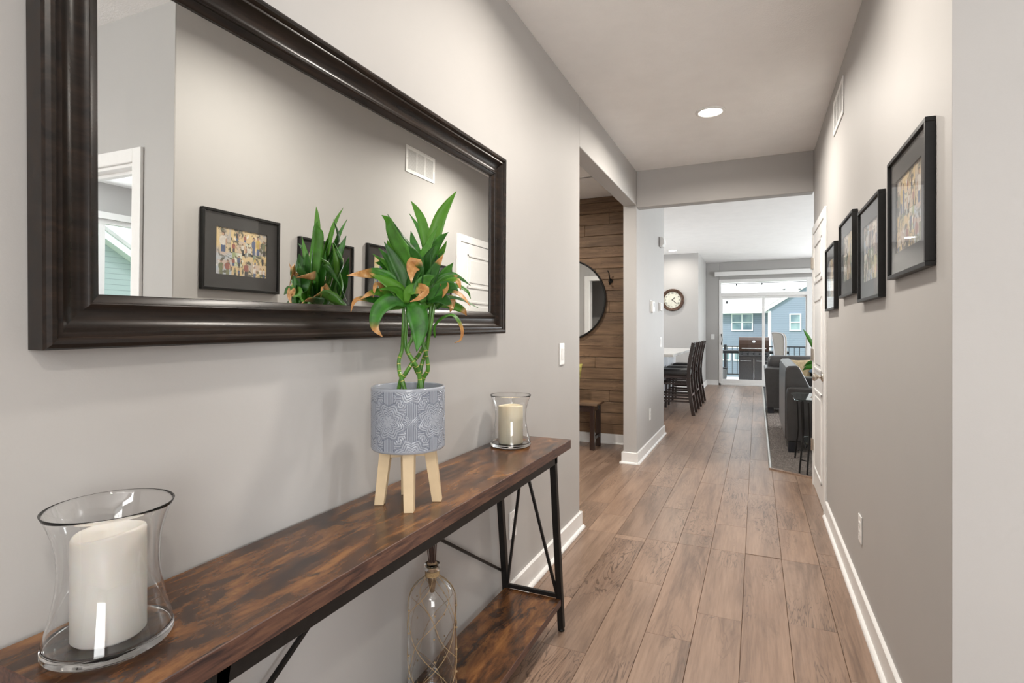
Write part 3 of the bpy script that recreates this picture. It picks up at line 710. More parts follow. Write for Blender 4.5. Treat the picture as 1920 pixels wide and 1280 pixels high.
# ================================================================ plant stand and potted bamboo
PX, PY = -.865, 1.234
st = thing('plant_stand', 'pale wood four legged plant stand under the patterned pot', 'plant stand', (PX, PY, .790), R(0))
legs = [(-.936 + .008, 1.184 + .008), (-.815 - .004, 1.163 + .010), (-.797 - .006, 1.286 - .004), (-.918, 1.300)]
cx = sum(l[0] for l in legs) / 4; cy = sum(l[1] for l in legs) / 4
YAWL = YAW
for lx, ly in legs:
    d = Vector((lx - cx, ly - cy)); u = d.normalized(); p0 = Vector((cx - PX + d.x, cy - PY + d.y, .0005)); p1 = Vector((cx - PX + u.x * .058, cy - PY + u.y * .058, .1515))
    wd = (math.cos(YAW), math.sin(YAW), 0); dd = (-math.sin(YAW), math.cos(YAW), 0)
    vs = []
    for p, k in ((p0, .86), (p1, 1.05)):
        for i, j in ((-1, -1), (1, -1), (1, 1), (-1, 1)):
            vs.append((p.x + (wd[0] * i + dd[0] * j) * .0145 * k, p.y + (wd[1] * i + dd[1] * j) * .0145 * k, p.z))
    bevel(MB().add(vs, [(3, 2, 1, 0), (4, 5, 6, 7), (0, 1, 5, 4), (1, 2, 6, 5), (2, 3, 7, 6), (3, 0, 4, 7)]).build('leg', 'light_wood', st), .0012)
for i, j in ((0, 2), (1, 3)):
    a = Vector((legs[i][0] - cx, legs[i][1] - cy)).normalized() * .055; b = Vector((legs[j][0] - cx, legs[j][1] - cy)).normalized() * .055
    zz = .133 if i == 0 else .1325
    MB().bar((a.x + cx - PX, a.y + cy - PY, zz), (b.x + cx - PX, b.y + cy - PY, zz), .018, .012).build('cross_bar', 'light_wood', st)

pp = thing('potted_bamboo', 'twisted lucky bamboo with browning leaf tips in a grey blue patterned pot', 'potted plant', (PX, PY, .942), YAW)
def pot_mesh():
    Rr, Ht, nt, nz = .0990, .1665, 660, 190
    th = np.linspace(0, 2 * np.pi, nt, endpoint=False); zz = np.linspace(0, Ht, nz)
    T, Z = np.meshgrid(th, zz)
    a = 2 * np.pi * Rr / 10; b = .092
    # pot-local angle of the star that faces the camera (camera side is -y, star a little left)
    s = (T - R(-90 - 20)) * Rr; y = Z - .083
    i = np.round(s / a); j = np.round(y / b)
    best = np.full(T.shape, 9.); dx = np.zeros(T.shape); dy = np.zeros(T.shape); star = np.zeros(T.shape, bool)
    i0 = np.floor(s / a); j0 = np.floor(y / b)
    for di in (0, 1):
        for dj in (0, 1):
            ii, jj = i0 + di, j0 + dj; ex, ey = s - ii * a, y - jj * b
            q = np.abs(ex) / a + np.abs(ey) / b
            k = ((ii + jj) % 2 == 0); m = k & (q < best)
            best = np.where(m, q, best); dx = np.where(m, ex, dx); dy = np.where(m, ey, dy)
    r = np.hypot(dx, dy); an = np.arctan2(dy, dx)
    tri = np.abs(((an - R(22.5)) / R(45)) % 1 - .5) * 4 - 1          # +1 on the points
    amp = np.where(r < .024, .24, .13)
    g = r / (1 + amp * tri)
    def line(v, c, w): return np.clip(1 - np.abs(v - c) / w, 0, 1)
    G = np.zeros(T.shape); ins = g < .0445
    for c_ in (.0165, .0235, .0305, .0370, .0430): G = np.maximum(G, np.where(ins, line(g, c_, .00125), 0))
    petal = np.abs(np.sin(4 * (an - R(0)))); G = np.maximum(G, np.where((g < .0150) & (g > .002), np.clip(1 - petal * r / .0012, 0, 1), 0))
    # between the stars: column units
    ux, uy = np.abs(dx) - a, np.abs(dy)                                # column centre beside the star
    vx, vy = np.abs(dx), np.abs(dy) - b                                # column centre above the star
    near = (ux / a) ** 2 + (uy / b) ** 2 < (vx / a) ** 2 + (vy / b) ** 2
    cx_ = np.where(near, ux, vx); cy_ = np.where(near, uy, vy); ax, ay = np.abs(cx_), np.abs(cy_)
    colz = (~ins) & (ax < .0150)
    chev = ay - ax
    stripes = np.abs(((ax / .0046) + .5) % 1 - .5) * .0046
    G = np.maximum(G, np.where(colz & (chev > .004), np.clip(1 - stripes / .0011, 0, 1), 0))
    G = np.maximum(G, np.where(colz & (chev <= .004), np.clip(1 - np.abs(((chev / .0052) % 1) - .5) * .0052 / .0012, 0, 1), 0))
    rest = (~ins) & (ax >= .0150)
    kx, ky = np.abs(dx) - a * .54, np.abs(dy) - b * .47
    q = np.where(np.abs(ky) < np.abs(kx) * 1.2, np.hypot(kx, ky), np.maximum(np.abs(kx), np.abs(ky)))
    f = ((q / .0062) % 1 - .5) * .0062
    G = np.maximum(G, np.where(rest, np.clip(1 - np.abs(f) / .0012, 0, 1), 0))
    G = np.maximum(G, np.where(rest, line(ax, .0150, .0012), 0))
    G = np.maximum(G, np.where(ins, 0, line(g, .0460, .0011)))
    edge = np.clip((Z - .004) / .004, 0, 1) * np.clip((Ht - .006 - Z) / .004, 0, 1); G = G * edge
    rad = Rr - .0016 * np.clip(1 - Z / .008, 0, 1) ** 2 * 2 - .0011 * G
    rad = rad - .002 * np.clip((Z - Ht + .003) / .003, 0, 1) ** 2
    V = np.stack([rad * np.cos(T), rad * np.sin(T), Z], -1).reshape(-1, 3)
    k = np.arange(nt); F = []
    base = (np.arange(nz - 1) * nt)[:, None]
    quads = np.stack([base + k, base + (k + 1) % nt, base + nt + (k + 1) % nt, base + nt + k], -1).reshape(-1, 4)
    vs = V.tolist(); fs = quads.tolist(); gr = G.reshape(-1).tolist()
    # rim, inside wall and floor of the pot, underside
    prev = (nz - 1) * nt
    for rr, z in ((Rr - .0045, Ht + .001), (Rr - .0075, Ht - .002), (Rr - .008, .012), (.0005, .012)):
        st0 = len(vs); vs += [(rr * math.cos(t), rr * math.sin(t), z) for t in th]; gr += [.15] * nt
        fs += [(prev + q_, prev + (q_ + 1) % nt, st0 + (q_ + 1) % nt, st0 + q_) for q_ in range(nt)]; prev = st0
    st0 = len(vs); vs.append((0, 0, 0)); gr.append(0); fs += [(st0, (q_ + 1) % nt, q_) for q_ in range(nt)]
    me = bpy.data.meshes.new('pot'); me.from_pydata(vs, [], fs)
    at = me.attributes.new('groove', 'FLOAT', 'POINT'); at.data.foreach_set('value', gr)
    me.polygons.foreach_set('use_smooth', [True] * len(me.polygons)); me.materials.append(M['pot_glaze']); me.update()
    return me
po = bpy.data.objects.new('pot', pot_mesh()); COL.objects.link(po); po.parent = pp; tag(po, 'glazed pot embossed with star flowers')
MB().lathe([(.0905, .118), (.085, .122), (.05, .124), (.001, .123)], 40).build('soil', 'soil', pp)
LEAVES=[([(0.0364,-0.0,0.4652),(0.0606,0.005,0.5386),(0.0849,0.01,0.6215),(0.1072,0.015,0.6661),(0.1287,0.02,0.7008)],0.0122,2),
([(0.0514,0.02,0.504),(0.0456,0.0275,0.5604),(0.0329,0.035,0.6174),(0.0153,0.0425,0.6539),(-0.0024,0.05,0.6813)],0.0091,2),
([(0.0453,0.03,0.496),(0.039,0.04,0.5531),(0.0187,0.05,0.6063),(-0.009,0.06,0.6483)],0.0059,2),
([(0.0273,-0.0,0.4652),(0.0112,0.0133,0.5215),(-0.0304,0.0267,0.5788),(-0.0561,-0.0024,0.6326)],0.0100,2),
([(0.0173,-0.02,0.4453),(0.0008,-0.0275,0.5114),(-0.0331,-0.035,0.5769),(-0.0425,-0.0425,0.6064),(-0.0605,-0.05,0.6202)],0.0136,2),
([(-0.0057,0.03,0.4683),(-0.0222,0.0433,0.5163),(-0.0409,0.0215,0.5456),(-0.0561,-0.0024,0.5714)],0.0082,2),
([(0.0531,-0.02,0.4811),(0.072,-0.0267,0.5338),(0.0907,-0.0333,0.5594),(0.1136,-0.04,0.5768)],0.0091,2),
([(0.0413,-0.03,0.4355),(0.038,-0.0367,0.4881),(0.0259,-0.0433,0.5181),(0.0096,-0.05,0.5391)],0.0118,2),
([(0.0013,-0.03,0.3911),(-0.0034,-0.04,0.4524),(-0.0299,-0.05,0.5084),(-0.0516,-0.06,0.5484)],0.0118,2),
([(-0.007,-0.01,0.3921),(-0.0145,-0.0067,0.442),(-0.0491,-0.0033,0.4875),(-0.0846,-0.0503,0.518)],0.0109,2),
([(0.0526,-0.045,0.4167),(0.0573,-0.0467,0.4605),(0.0619,-0.0483,0.5086),(0.0797,-0.05,0.5413)],0.0145,2),
([(0.0324,-0.03,0.4355),(0.0419,-0.0333,0.4973),(0.0601,-0.0367,0.5412),(0.0849,-0.04,0.5936)],0.0100,2),
([(0.0681,-0.0,0.4289),(0.0717,0.0067,0.4841),(0.0708,0.0133,0.5169),(0.0698,0.02,0.5431)],0.0073,2),
([(0.0684,0.03,0.4683),(0.074,0.04,0.5205),(0.0946,0.05,0.5439)],0.0045,2),
([(0.049,-0.05,0.4251),(0.0676,-0.0567,0.4551),(0.086,-0.0633,0.4849),(0.1042,-0.07,0.5143)],0.0091,0.75),
([(-0.0076,-0.03,0.4044),(-0.032,-0.04,0.4435),(-0.0693,-0.05,0.4654),(-0.1035,-0.0848,0.4609),(-0.1275,-0.1326,0.4535)],0.0109,0.62),
([(-0.0034,-0.04,0.3906),(-0.0167,-0.05,0.4207),(-0.0494,-0.06,0.4461),(-0.086,-0.07,0.4646)],0.0122,0.93),
([(0.042,-0.06,0.4243),(0.037,-0.0688,0.4669),(0.0299,-0.0775,0.4866),(0.0242,-0.0862,0.4693),(0.0258,-0.095,0.4378)],0.0145,0.42),
([(-0.0096,-0.02,0.3827),(-0.0347,-0.028,0.3934),(-0.0728,-0.036,0.3952),(-0.1035,-0.0848,0.3976),(-0.1158,-0.1087,0.3891),(-0.1211,-0.1193,0.3635)],0.0068,0.6),
([(0.0052,-0.05,0.3857),(-0.0233,-0.06,0.3961),(-0.0514,-0.07,0.3825),(-0.0662,-0.08,0.3584),(-0.068,-0.09,0.3241),(-0.0464,-0.1,0.3007)],0.0136,0.78),
([(-0.0031,-0.03,0.38),(-0.0253,-0.03,0.38),(-0.052,-0.03,0.3697)],0.0073,2),
([(0.0137,-0.06,0.3873),(0.0296,-0.0638,0.3698),(0.0398,-0.0675,0.3328),(0.0404,-0.0712,0.2983),(0.0359,-0.075,0.2617)],0.0172,2),
([(0.0071,-0.06,0.3895),(0.0126,-0.066,0.4174),(0.0354,-0.072,0.4243),(0.0579,-0.078,0.4195),(0.046,-0.084,0.4011),(0.0215,-0.09,0.3901)],0.0100,0.42),
([(0.0547,-0.03,0.3866),(0.078,-0.0375,0.415),(0.1098,-0.045,0.4387),(0.137,-0.0525,0.4477),(0.1486,-0.06,0.4222)],0.0118,0.74),
([(0.057,-0.045,0.3947),(0.085,-0.0567,0.4028),(0.1083,-0.0683,0.3934),(0.132,-0.08,0.3726)],0.0127,0.88),
([(0.0514,0.02,0.4121),(0.0737,0.025,0.4539),(0.1101,0.03,0.4729),(0.142,0.035,0.4595),(0.1672,0.04,0.4413)],0.0054,2),
([(0.059,-0.0,0.3926),(0.0863,-0.0,0.4244),(0.1271,-0.0,0.4389),(0.1588,-0.0,0.4244),(0.1702,-0.0,0.4031)],0.0059,2),
([(0.0621,-0.02,0.3871),(0.0937,-0.0225,0.4138),(0.1252,-0.025,0.4203),(0.1522,-0.0275,0.4046),(0.1711,-0.03,0.3813)],0.0073,0.5),
([(0.0605,-0.01,0.3831),(0.0917,-0.0067,0.4036),(0.141,-0.0033,0.4015),(0.1906,-0.0,0.3781)],0.0064,2),
([(0.0755,-0.02,0.2976),(0.0762,-0.025,0.3289),(0.1013,-0.03,0.352),(0.1285,-0.035,0.3554),(0.1489,-0.04,0.3221),(0.1472,-0.045,0.2935),(0.1315,-0.05,0.284)],0.0050,0.62),
([(0.0797,-0.05,0.3988),(0.1068,-0.0567,0.4333),(0.1098,-0.0633,0.4197),(0.102,-0.07,0.4011)],0.0082,0.3),
([(-0.0226,-0.0,0.3926),(-0.0574,-0.0067,0.4194),(-0.0769,-0.037,0.4394),(-0.0837,-0.0487,0.4033)],0.0068,0.45),
([(0.0352,-0.02,0.3737),(0.0539,-0.025,0.4181),(0.0658,-0.03,0.4711)],0.0172,2),
([(0.0164,0.01,0.3749),(0.0031,0.02,0.4213),(-0.0103,0.03,0.4729)],0.0172,2),
([(0.0468,0.02,0.3753),(0.0723,0.035,0.4177),(0.0867,0.05,0.4562)],0.0154,2),
([(-0.0057,0.03,0.3757),(-0.0268,0.0427,0.4415),(-0.0391,0.0241,0.4953)],0.0136,2),
([(0.0744,0.02,0.3753),(0.1108,0.0233,0.4077),(0.1151,0.0267,0.3848),(0.1101,0.03,0.3664)],0.0073,0.35),
([(0.025,0.04,0.404),(0.0507,0.055,0.4426),(0.0627,0.07,0.4961)],0.0154,2),
([(0.0046,0.05,0.4046),(0.0161,0.065,0.4718),(0.0183,0.08,0.5403)],0.0136,2),
([(-0.0158,0.0586,0.3863),(-0.0477,0.0108,0.4069),(-0.08,-0.0423,0.4169),(-0.1063,-0.0901,0.3965)],0.0100,0.75),
([(0.0421,0.05,0.3859),(0.0878,0.06,0.3958),(0.1388,0.07,0.3773),(0.1522,0.08,0.3585)],0.0091,0.7),
([(-0.0158,0.0586,0.4051),(-0.0443,0.0161,0.4669),(-0.0643,-0.0157,0.4906),(-0.08,-0.0423,0.4962)],0.0109,2),
([(0.01,0.02,0.4305),(-0.0195,0.03,0.4868),(-0.0477,0.0108,0.5303),(-0.0577,-0.0051,0.5642)],0.0109,2),
([(0.0335,-0.01,0.4462),(0.0149,-0.0067,0.5007),(-0.0129,-0.0033,0.5464),(-0.0272,-0.0,0.5832)],0.0100,2),
([(0.0297,0.04,0.4693),(0.0192,0.0467,0.5261),(0.004,0.0533,0.5693),(-0.0043,0.06,0.5987)],0.0091,2),
([(0.0453,0.03,0.4497),(0.0623,0.04,0.4972),(0.0843,0.05,0.5359),(0.0972,0.06,0.5704)],0.0100,2),
([(0.0438,0.01,0.4662),(0.0519,0.0167,0.5266),(0.0555,0.0233,0.5736),(0.0522,0.03,0.6025)],0.0091,2),
([(0.0324,-0.055,0.3985),(0.0239,-0.0567,0.4421),(0.0417,-0.0583,0.4768),(0.0507,-0.06,0.5114)],0.0154,2),
([(0.0052,-0.05,0.39),(-0.0146,-0.06,0.4156),(-0.0341,-0.07,0.4236),(-0.0619,-0.08,0.4228)],0.0109,2),
([(0.0578,-0.05,0.3988),(0.0938,-0.0567,0.4246),(0.125,-0.0633,0.4328),(0.1431,-0.07,0.4193)],0.0109,2),
([(0.0507,-0.06,0.3895),(0.0425,-0.0633,0.4241),(0.0604,-0.0667,0.4498),(0.0826,-0.07,0.4582)],0.0127,2),
([(-0.0006,-0.02,0.405),(-0.023,-0.02,0.4632),(-0.0454,-0.02,0.5035),(-0.0738,-0.0317,0.5375)],0.0100,2),
([(0.05,-0.0,0.4063),(0.0908,-0.0,0.4471),(0.1135,-0.0,0.4607),(0.1362,-0.0,0.4652)],0.0082,0.85),
([(0.0013,-0.03,0.3822),(-0.0151,-0.0367,0.3996),(-0.0357,-0.0433,0.4036),(-0.0649,-0.05,0.39)],0.0091,2),
([(0.0405,0.06,0.4052),(0.0852,0.08,0.4733),(0.1118,0.1,0.5141)],0.0109,2),
]
STALKS=[[(-0.0333,-0.0,0.1428),(-0.019,-0.01,0.1804),(-0.0079,-0.02,0.1944),(0.0132,-0.02,0.2276),(0.0279,-0.0,0.2489),(0.0385,0.01,0.269),(0.0509,0.01,0.2895),(0.0575,0,0.3285),(0.0616,0,0.3877)],
[(0.0071,-0.03,0.1463),(-0.0109,-0.025,0.1818),(-0.022,-0.01,0.2047),(-0.0251,-0.0,0.2366),(-0.019,0.01,0.2649),(-0.0139,0,0.3183),(-0.0129,0,0.3877)],
[(0.0157,-0.0,0.1428),(0.0293,0.01,0.1786),(0.0208,0,0.2101),(0.0123,-0.015,0.2374),(0.0002,-0.02,0.2619),(-0.0039,-0.02,0.286),(-0.0038,-0.01,0.3183),(0.0003,-0.01,0.3872)],
[(0.0434,-0.02,0.1451),(0.0345,-0.015,0.1789),(0.0312,-0.025,0.2119),(0.022,-0.035,0.2325),(0.006,-0.035,0.2604),(0.0071,-0.03,0.2782),(0.0171,-0.03,0.3022),(0.0233,-0.02,0.3867)],
[(0.0224,0.02,0.1404),(0.0385,0.01,0.1827),(0.0534,0,0.2101),(0.0512,-0.005,0.245),(0.0459,-0.01,0.2676),(0.0408,-0.01,0.2858),(0.0463,0,0.3387),(0.0504,0,0.3877)],
[(0.0394,0.03,0.1393),(0.0297,0.02,0.1983),(0.0379,0.02,0.2376),(0.0478,0.01,0.2587),(0.0534,0,0.2856),(0.0611,-0.01,0.3183),(0.0722,-0.01,0.3872)],
]

for pts in STALKS:
    q = [Vector(p) for p in pts]; q[0].z = .115; sm = spline(q, 44)
    # straight-ish green shaft growing into the leaf sheath
    rad = [.0060 - .0016 * (i / 43) for i in range(44)]
    so = MB().tube(sm, rad, 10).build('stalk', 'stalk_green', pp)
    d = 0
    for i in range(3, 26, 4):
        a, b = sm[i], sm[i + 1]; t = (b - a).normalized() * .0009
        MB().tube([a - t, a, a + t], [rad[i] * 1.02, rad[i] * 1.14, rad[i] * 1.02], 10).build('stalk_node', 'stalk_node', so)
lr = random.Random(9)
for pts, hw, dry in LEAVES:
    n = 18; sm = spline(pts, n); vs = []; dr = []
    roll = (lr.random() - .5) * 1.5
    for i, p in enumerate(sm):
        t = (sm[min(i + 1, n - 1)] - sm[max(i - 1, 0)]).normalized()
        side = t.cross(Vector((0, -1, .35)))
        if side.length < .15: side = t.cross(Vector((1, 0, 0)))
        side = side.normalized(); side = Matrix.Rotation(roll, 3, t) @ side; nrm = side.cross(t).normalized()
        u = i / (n - 1)
        wv = hw * 1.58 * (min(1, .38 + u * 2.1) if u < .3 else 1) * max(.0, 1 - max(0, (u - .35) / .65) ** 1.7)
        if dry < 1.5 and u > dry: wv = max(wv, hw * .42 * (1 - (u - dry) / (1.02 - dry)))
        wv = max(wv, .0006)
        cup = .22 * wv
        for k, e in ((-1, cup), (-.5, cup * .25), (0, 0), (.5, cup * .25), (1, cup)):
            vs.append(p + side * (k * wv) - nrm * (-e)); dr.append(0 if dry > 1.5 else max(0, min(1, (u - dry) / .07 + .5 + (lr.random() - .5) * .3)))
    fs = [(i * 5 + k, i * 5 + k + 1, i * 5 + 6 + k, i * 5 + 5 + k) for i in range(n - 1) for k in range(4)]
    lo = MB().add(vs, fs, True).build('leaf', 'leaf_green', pp)
    at = lo.data.attributes.new('dry', 'FLOAT', 'POINT'); at.data.foreach_set('value', dr)
    sd = lo.modifiers.new('thickness', 'SOLIDIFY'); sd.thickness = .0006

# ================================================================ netted bottle
BZ = .1468; bt = thing('netted_bottle', 'tall clear glass bottle wrapped in twine netting on the lower shelf', 'bottle', (-.885, 1.385, BZ))
prof = spline([(.064, 0, .0), (.0705, 0, .010), (.0715, 0, .05), (.0715, 0, .20), (.0715, 0, .285), (.0670, 0, .322), (.053, 0, .350), (.034, 0, .367), (.0215, 0, .376), (.0190, 0, .384), (.0190, 0, .395)], 40)
op = [(p.x, p.z) for p in prof] + [(.0215, .397), (.0235, .402), (.0232, .414), (.0215, .417), (.0165, .417)]
ip = [(p.x - .0032, max(p.z, .010)) for p in reversed(prof) if p.z > .012]
MB().lathe([(.0001, .0)] + op + ip + [(.058, .010), (.0001, .014)], 64).build('glass_body', 'clear_glass', bt)
def brad(z):
    for a, b in zip(prof, prof[1:]):
        if a.z <= z <= b.z: return a.x + (b.x - a.x) * (z - a.z) / max(1e-6, b.z - a.z)
    return .0715
nr = random.Random(6); NS = 5
net = []
for d in (-1, 1):
    for k in range(NS):
        g0 = 2 * math.pi * (k + .25) / NS; pts = []; jit = nr.random()
        for i in range(60):
            z = .004 + .376 * i / 59; g = g0 + d * (z * 9.5) + .16 * math.sin(z * 30 + jit * 6)
            r_ = brad(z) + .0016; pts.append((r_ * math.cos(g), r_ * math.sin(g), z))
        MB().tube(pts, .0009, 5).build('net_strand', 'jute', bt)
for k in range(NS * 2):
    for lev in range(6):
        z = .03 + lev * (2 * math.pi / NS / 2 / 9.5) + .0
        g = 2 * math.pi * (k * .5 + .25 + .5 * (lev % 2)) / NS + nr.random() * .05
        if z < .30:
            r_ = brad(z) + .002; c_ = Vector((r_ * math.cos(g), r_ * math.sin(g), z))
            if (k + lev) % 2 == 0: MB().lathe([(.0003, -.003), (.0026, -.0015), (.003, 0), (.0024, .002), (.0003, .003)], 7, c_).build('net_knot', 'jute', bt)
m = MB()
for k in range(5): m.lathe([(.0192 + .0022 * math.cos(a), .381 + k * .0030 + .0016 * math.sin(a)) for a in [q * math.pi / 3 for q in range(6)]], 24, close=True)
m.build('neck_wrap', 'jute', bt)
MB().lathe([(.001, .330), (.006, .330), (.009, .345), (.0145, .385), (.0155, .416), (.0130, .420), (.001, .421)], 20).build('stopper', 'cork', bt)
for k in range(26):
    g = nr.random() * 6.28; a = .010 * math.sqrt(nr.random()); s_ = 1.5 + nr.random() * 1.1; hh = .50 + .05 * nr.random()
    p0 = Vector((a * math.cos(g), a * math.sin(g), .414)); p1 = Vector((a * s_ * math.cos(g), a * s_ * math.sin(g), hh))
    MB().tube([p0, (p0 + p1) / 2 + Vector((0, 0, .004)), p1], [.0016, .0013, .0008], 5).build('dried_stem', 'reed_dark', bt)

# ================================================================ switches, outlets, thermostat
def plate(name, label, cat, loc, w, h, nrm, kind):
    """wall plate; nrm: +x / -x / -y; local x = out of wall, local y = across"""
    rz = {'+x': 0, '-x': math.pi, '-y': -math.pi / 2}[nrm]
    t = thing(name, label, cat, loc, rz)
    bevel(MB().box(.0005, .006, -w / 2, w / 2, -h / 2, h / 2).build('plate', 'plastic_white', t), .0025)
    if kind == 'rocker': bevel(MB().prism([(.006, -.033), (.0085, -.033), (.0115, .033), (.006, .033)], 'y', -.0165, .0165).build('rocker', 'plastic_white', t), .001)
    if kind == 'outlet':
        for z in (.0195, -.0195):
            f = MB().prism([(.017 * math.cos(a) * .98, z + max(-.0135, min(.0135, .017 * math.sin(a)))) for a in [q * math.pi / 12 for q in range(24)]], 'x', .0055, .008).build('socket', 'plastic_white', t)
            for y in (-.0062, .0062): MB().box(.0075, .0084, y - .001, y + .001, z - .001, z + .007).build('slot', 'dark_slot', f)
            MB().lathe([(.0005, 0), (.0022, 0), (.0022, .0009), (.0005, .0009)], 8, (0, 0, 0)).build('slot', 'dark_slot', f).matrix_local = Matrix.Translation((.0076, 0, z - .007)) @ Matrix.Rotation(R(90), 4, 'Y')
    return t
plate('wall_outlet', 'white duplex outlet on the wall behind the console table leg', 'outlet', (XL, 2.283, .367), .074, .122, '+x', 'outlet')
plate('wall_outlet', 'white duplex outlet low on the right hallway wall', 'outlet', (XR, 2.905, .357), .074, .122, '-x', 'outlet')
plate('wall_outlet', 'white outlet low on the wall block below the thermostat', 'outlet', (XL, 5.81, .372), .074, .122, '+x', 'outlet')
plate('light_switch', 'white light switch on the wall between mirror and opening', 'switch', (XL, 2.975, 1.121), .078, .124, '+x', 'rocker')
plate('light_switch', 'white light switch near the end of the thermostat wall', 'switch', (XL, 6.51, 1.118), .078, .122, '+x', 'rocker')
plate('light_switch', 'white light switch on the far grey wall beside the patio door', 'switch', (-.925, YF, 1.10), .075, .12, '-y', 'rocker')
t = plate('thermostat', 'white rectangular thermostat on the wall block', 'thermostat', (XL, 5.90, 1.506), .15, .135, '+x', '')
bevel(MB().bbox(.006, .030, -.066, .066, -.058, .060, .006).build('body', 'plastic_white', t), .001); MB().box(.030, .0308, -.045, .045, -.005, .045).build('screen', 'plastic_grey', t)
bevel(MB().box(.006, .022, -.03, .03, -.066, -.056).build('button_tab', 'plastic_white', t), .002)
t = plate('alarm_keypad', 'small white keypad just past the thermostat', 'keypad', (XL, 6.43, 1.524), .115, .105, '+x', '')
bevel(MB().bbox(.006, .028, -.052, .052, -.046, .046, .005).build('body', 'plastic_white', t), .001); MB().box(.028, .0288, -.040, .010, -.030, .034).build('screen', 'plastic_grey', t)
t = thing('motion_sensor', 'white motion sensor high on the wall block', 'sensor', (XL, 6.45, 2.27))
MB().box(.0005, .012, -.06, .06, -.055, .055).build('base', 'plastic_grey', t)
bevel(MB().prism([(.010, -.058), (.040, -.050), (.062, -.020), (.060, .030), (.040, .055), (.010, .058)], 'y', -.06, .06).build('dome', 'plastic_white', t), .006)

# ================================================================ mudroom nook
rm = thing('round_mirror', 'round mirror with thin black rim on the plank wall', 'mirror', (-1.983, 5.944, 1.60)); rm.rotation_euler = (R(90), 0, 0)
MB().lathe([(.440, .004), (.458, .004), (.460, .010), (.460, .028), (.457, .031), (.446, .031), (.444, .020), (.440, .016)], 96, close=True).build('rim', 'frame_black', rm)
MB().lathe([(.0005, .015), (.444, .015), (.444, .006), (.0005, .006)], 96, smooth=False).build('glass', 'mirror_silver', rm)
hk = thing('coat_hook', 'black double coat hook on the plank wall', 'hook', (-1.478, 5.945, 1.80))
MB().lathe([(.001, 0), (.026, 0), (.024, .006), (.001, .008)], 20).build('base_plate', 'black_metal', hk).rotation_euler = (R(90), 0, 0)
MB().tube(spline([(0, -.005, .0), (-.002, -.03, .03), (-.006, -.055, .085), (-.010, -.085, .105)], 12), [.006] * 11 + [.009], 8).build('upper_hook', 'black_metal', hk)
MB().tube(spline([(0, -.005, -.01), (0, -.025, -.035), (.001, -.045, -.040), (.002, -.06, -.015)], 10), [.006] * 9 + [.009], 8).build('lower_hook', 'black_metal', hk)
bn = thing('mudroom_bench', 'dark wood bench with slatted brown top against the plank wall', 'bench', (-1.57, 5.66, 0))
for k in range(4): bevel(MB().box(-.86, .055, -.15 + k * .08, -.15 + k * .08 + .076, .465, .487).build('top_slat', 'barn_wood', bn), .003)
for x in (-.80, .0):
    for y in (-.12, .12): bevel(MB().box(x - .024, x + .024, y - .024, y + .024, 0, .464).build('leg', 'espresso', bn), .003)
for y in (-.12, .12): bevel(MB().box(-.78, -.02, y - .012, y + .012, .40, .464).build('apron', 'espresso', bn), .002)
for x in (-.80, .0):
    bevel(MB().box(x - .012, x + .012, -.10, .10, .40, .464).build('apron', 'espresso', bn), .002); bevel(MB().box(x - .012, x + .012, -.10, .10, .10, .135).build('stretcher', 'espresso', bn), .002)
def pillow(name, label, mat, loc, rot, w, h, d, group=None):
    o = MB(); n = 12; vs = []; fs = []
    for s in (-1, 1):
        for i in range(n + 1):
            for j in range(n + 1):
                u, v_ = i / n * 2 - 1, j / n * 2 - 1
                e = max(0, (1 - u ** 4) * (1 - v_ ** 4)) ** .5
                pinch = 1 - .06 * (1 - abs(u)) * abs(v_) - .06 * (1 - abs(v_)) * abs(u)
                vs.append((u * w / 2 * pinch, s * d / 2 * e, v_ * h / 2 * pinch))
    k = (n + 1) ** 2
    for b in (0, k):
        for i in range(n):
            for j in range(n): fs.append((b + i * (n + 1) + j, b + (i + 1) * (n + 1) + j, b + (i + 1) * (n + 1) + j + 1, b + i * (n + 1) + j + 1))
    q = o.add(vs, fs, True).build(name, mat)
    bm = bmesh.new(); bm.from_mesh(q.data); bmesh.ops.remove_doubles(bm, verts=bm.verts, dist=1e-5); bmesh.ops.recalc_face_normals(bm, faces=bm.faces); bm.to_mesh(q.data); bm.free()
    q.location = loc; q.rotation_euler = rot; return tag(q, label, 'pillow', group)
pillow('throw_pillow', 'yellow green patterned pillow standing on the mudroom bench', 'yellow_fabric', (-1.955, 5.72, .695), (R(-14), 0, R(-6)), .42, .40, .13)
# ================================================================ kitchen
isl = thing('kitchen_island', 'pale painted kitchen island base behind the dark chairs', 'island', (-1.62, 9.35, 0))
bevel(MB().box(-.75, .22, -1.30, 1.30, .08, .874).build('body', 'island_paint', isl), .003)
MB().box(-.68, .15, -1.24, 1.24, 0, .08).build('plinth', 'island_paint', isl)
bevel(MB().box(.22, .232, -1.30, -1.20, .08, .874).build('corner_post', 'island_paint', isl), .002)
for k in range(3): bevel(MB().box(.22, .228, -1.16 + k * .80, -.44 + k * .80, .14, .82).build('end_panel', 'island_paint', isl), .004)
bevel(tag(MB().box(-2.4, -1.075, 7.95, 10.74, .875, .914).build('island_worktop', 'quartz'), 'white quartz worktop lying on the kitchen island', 'worktop'), .004)

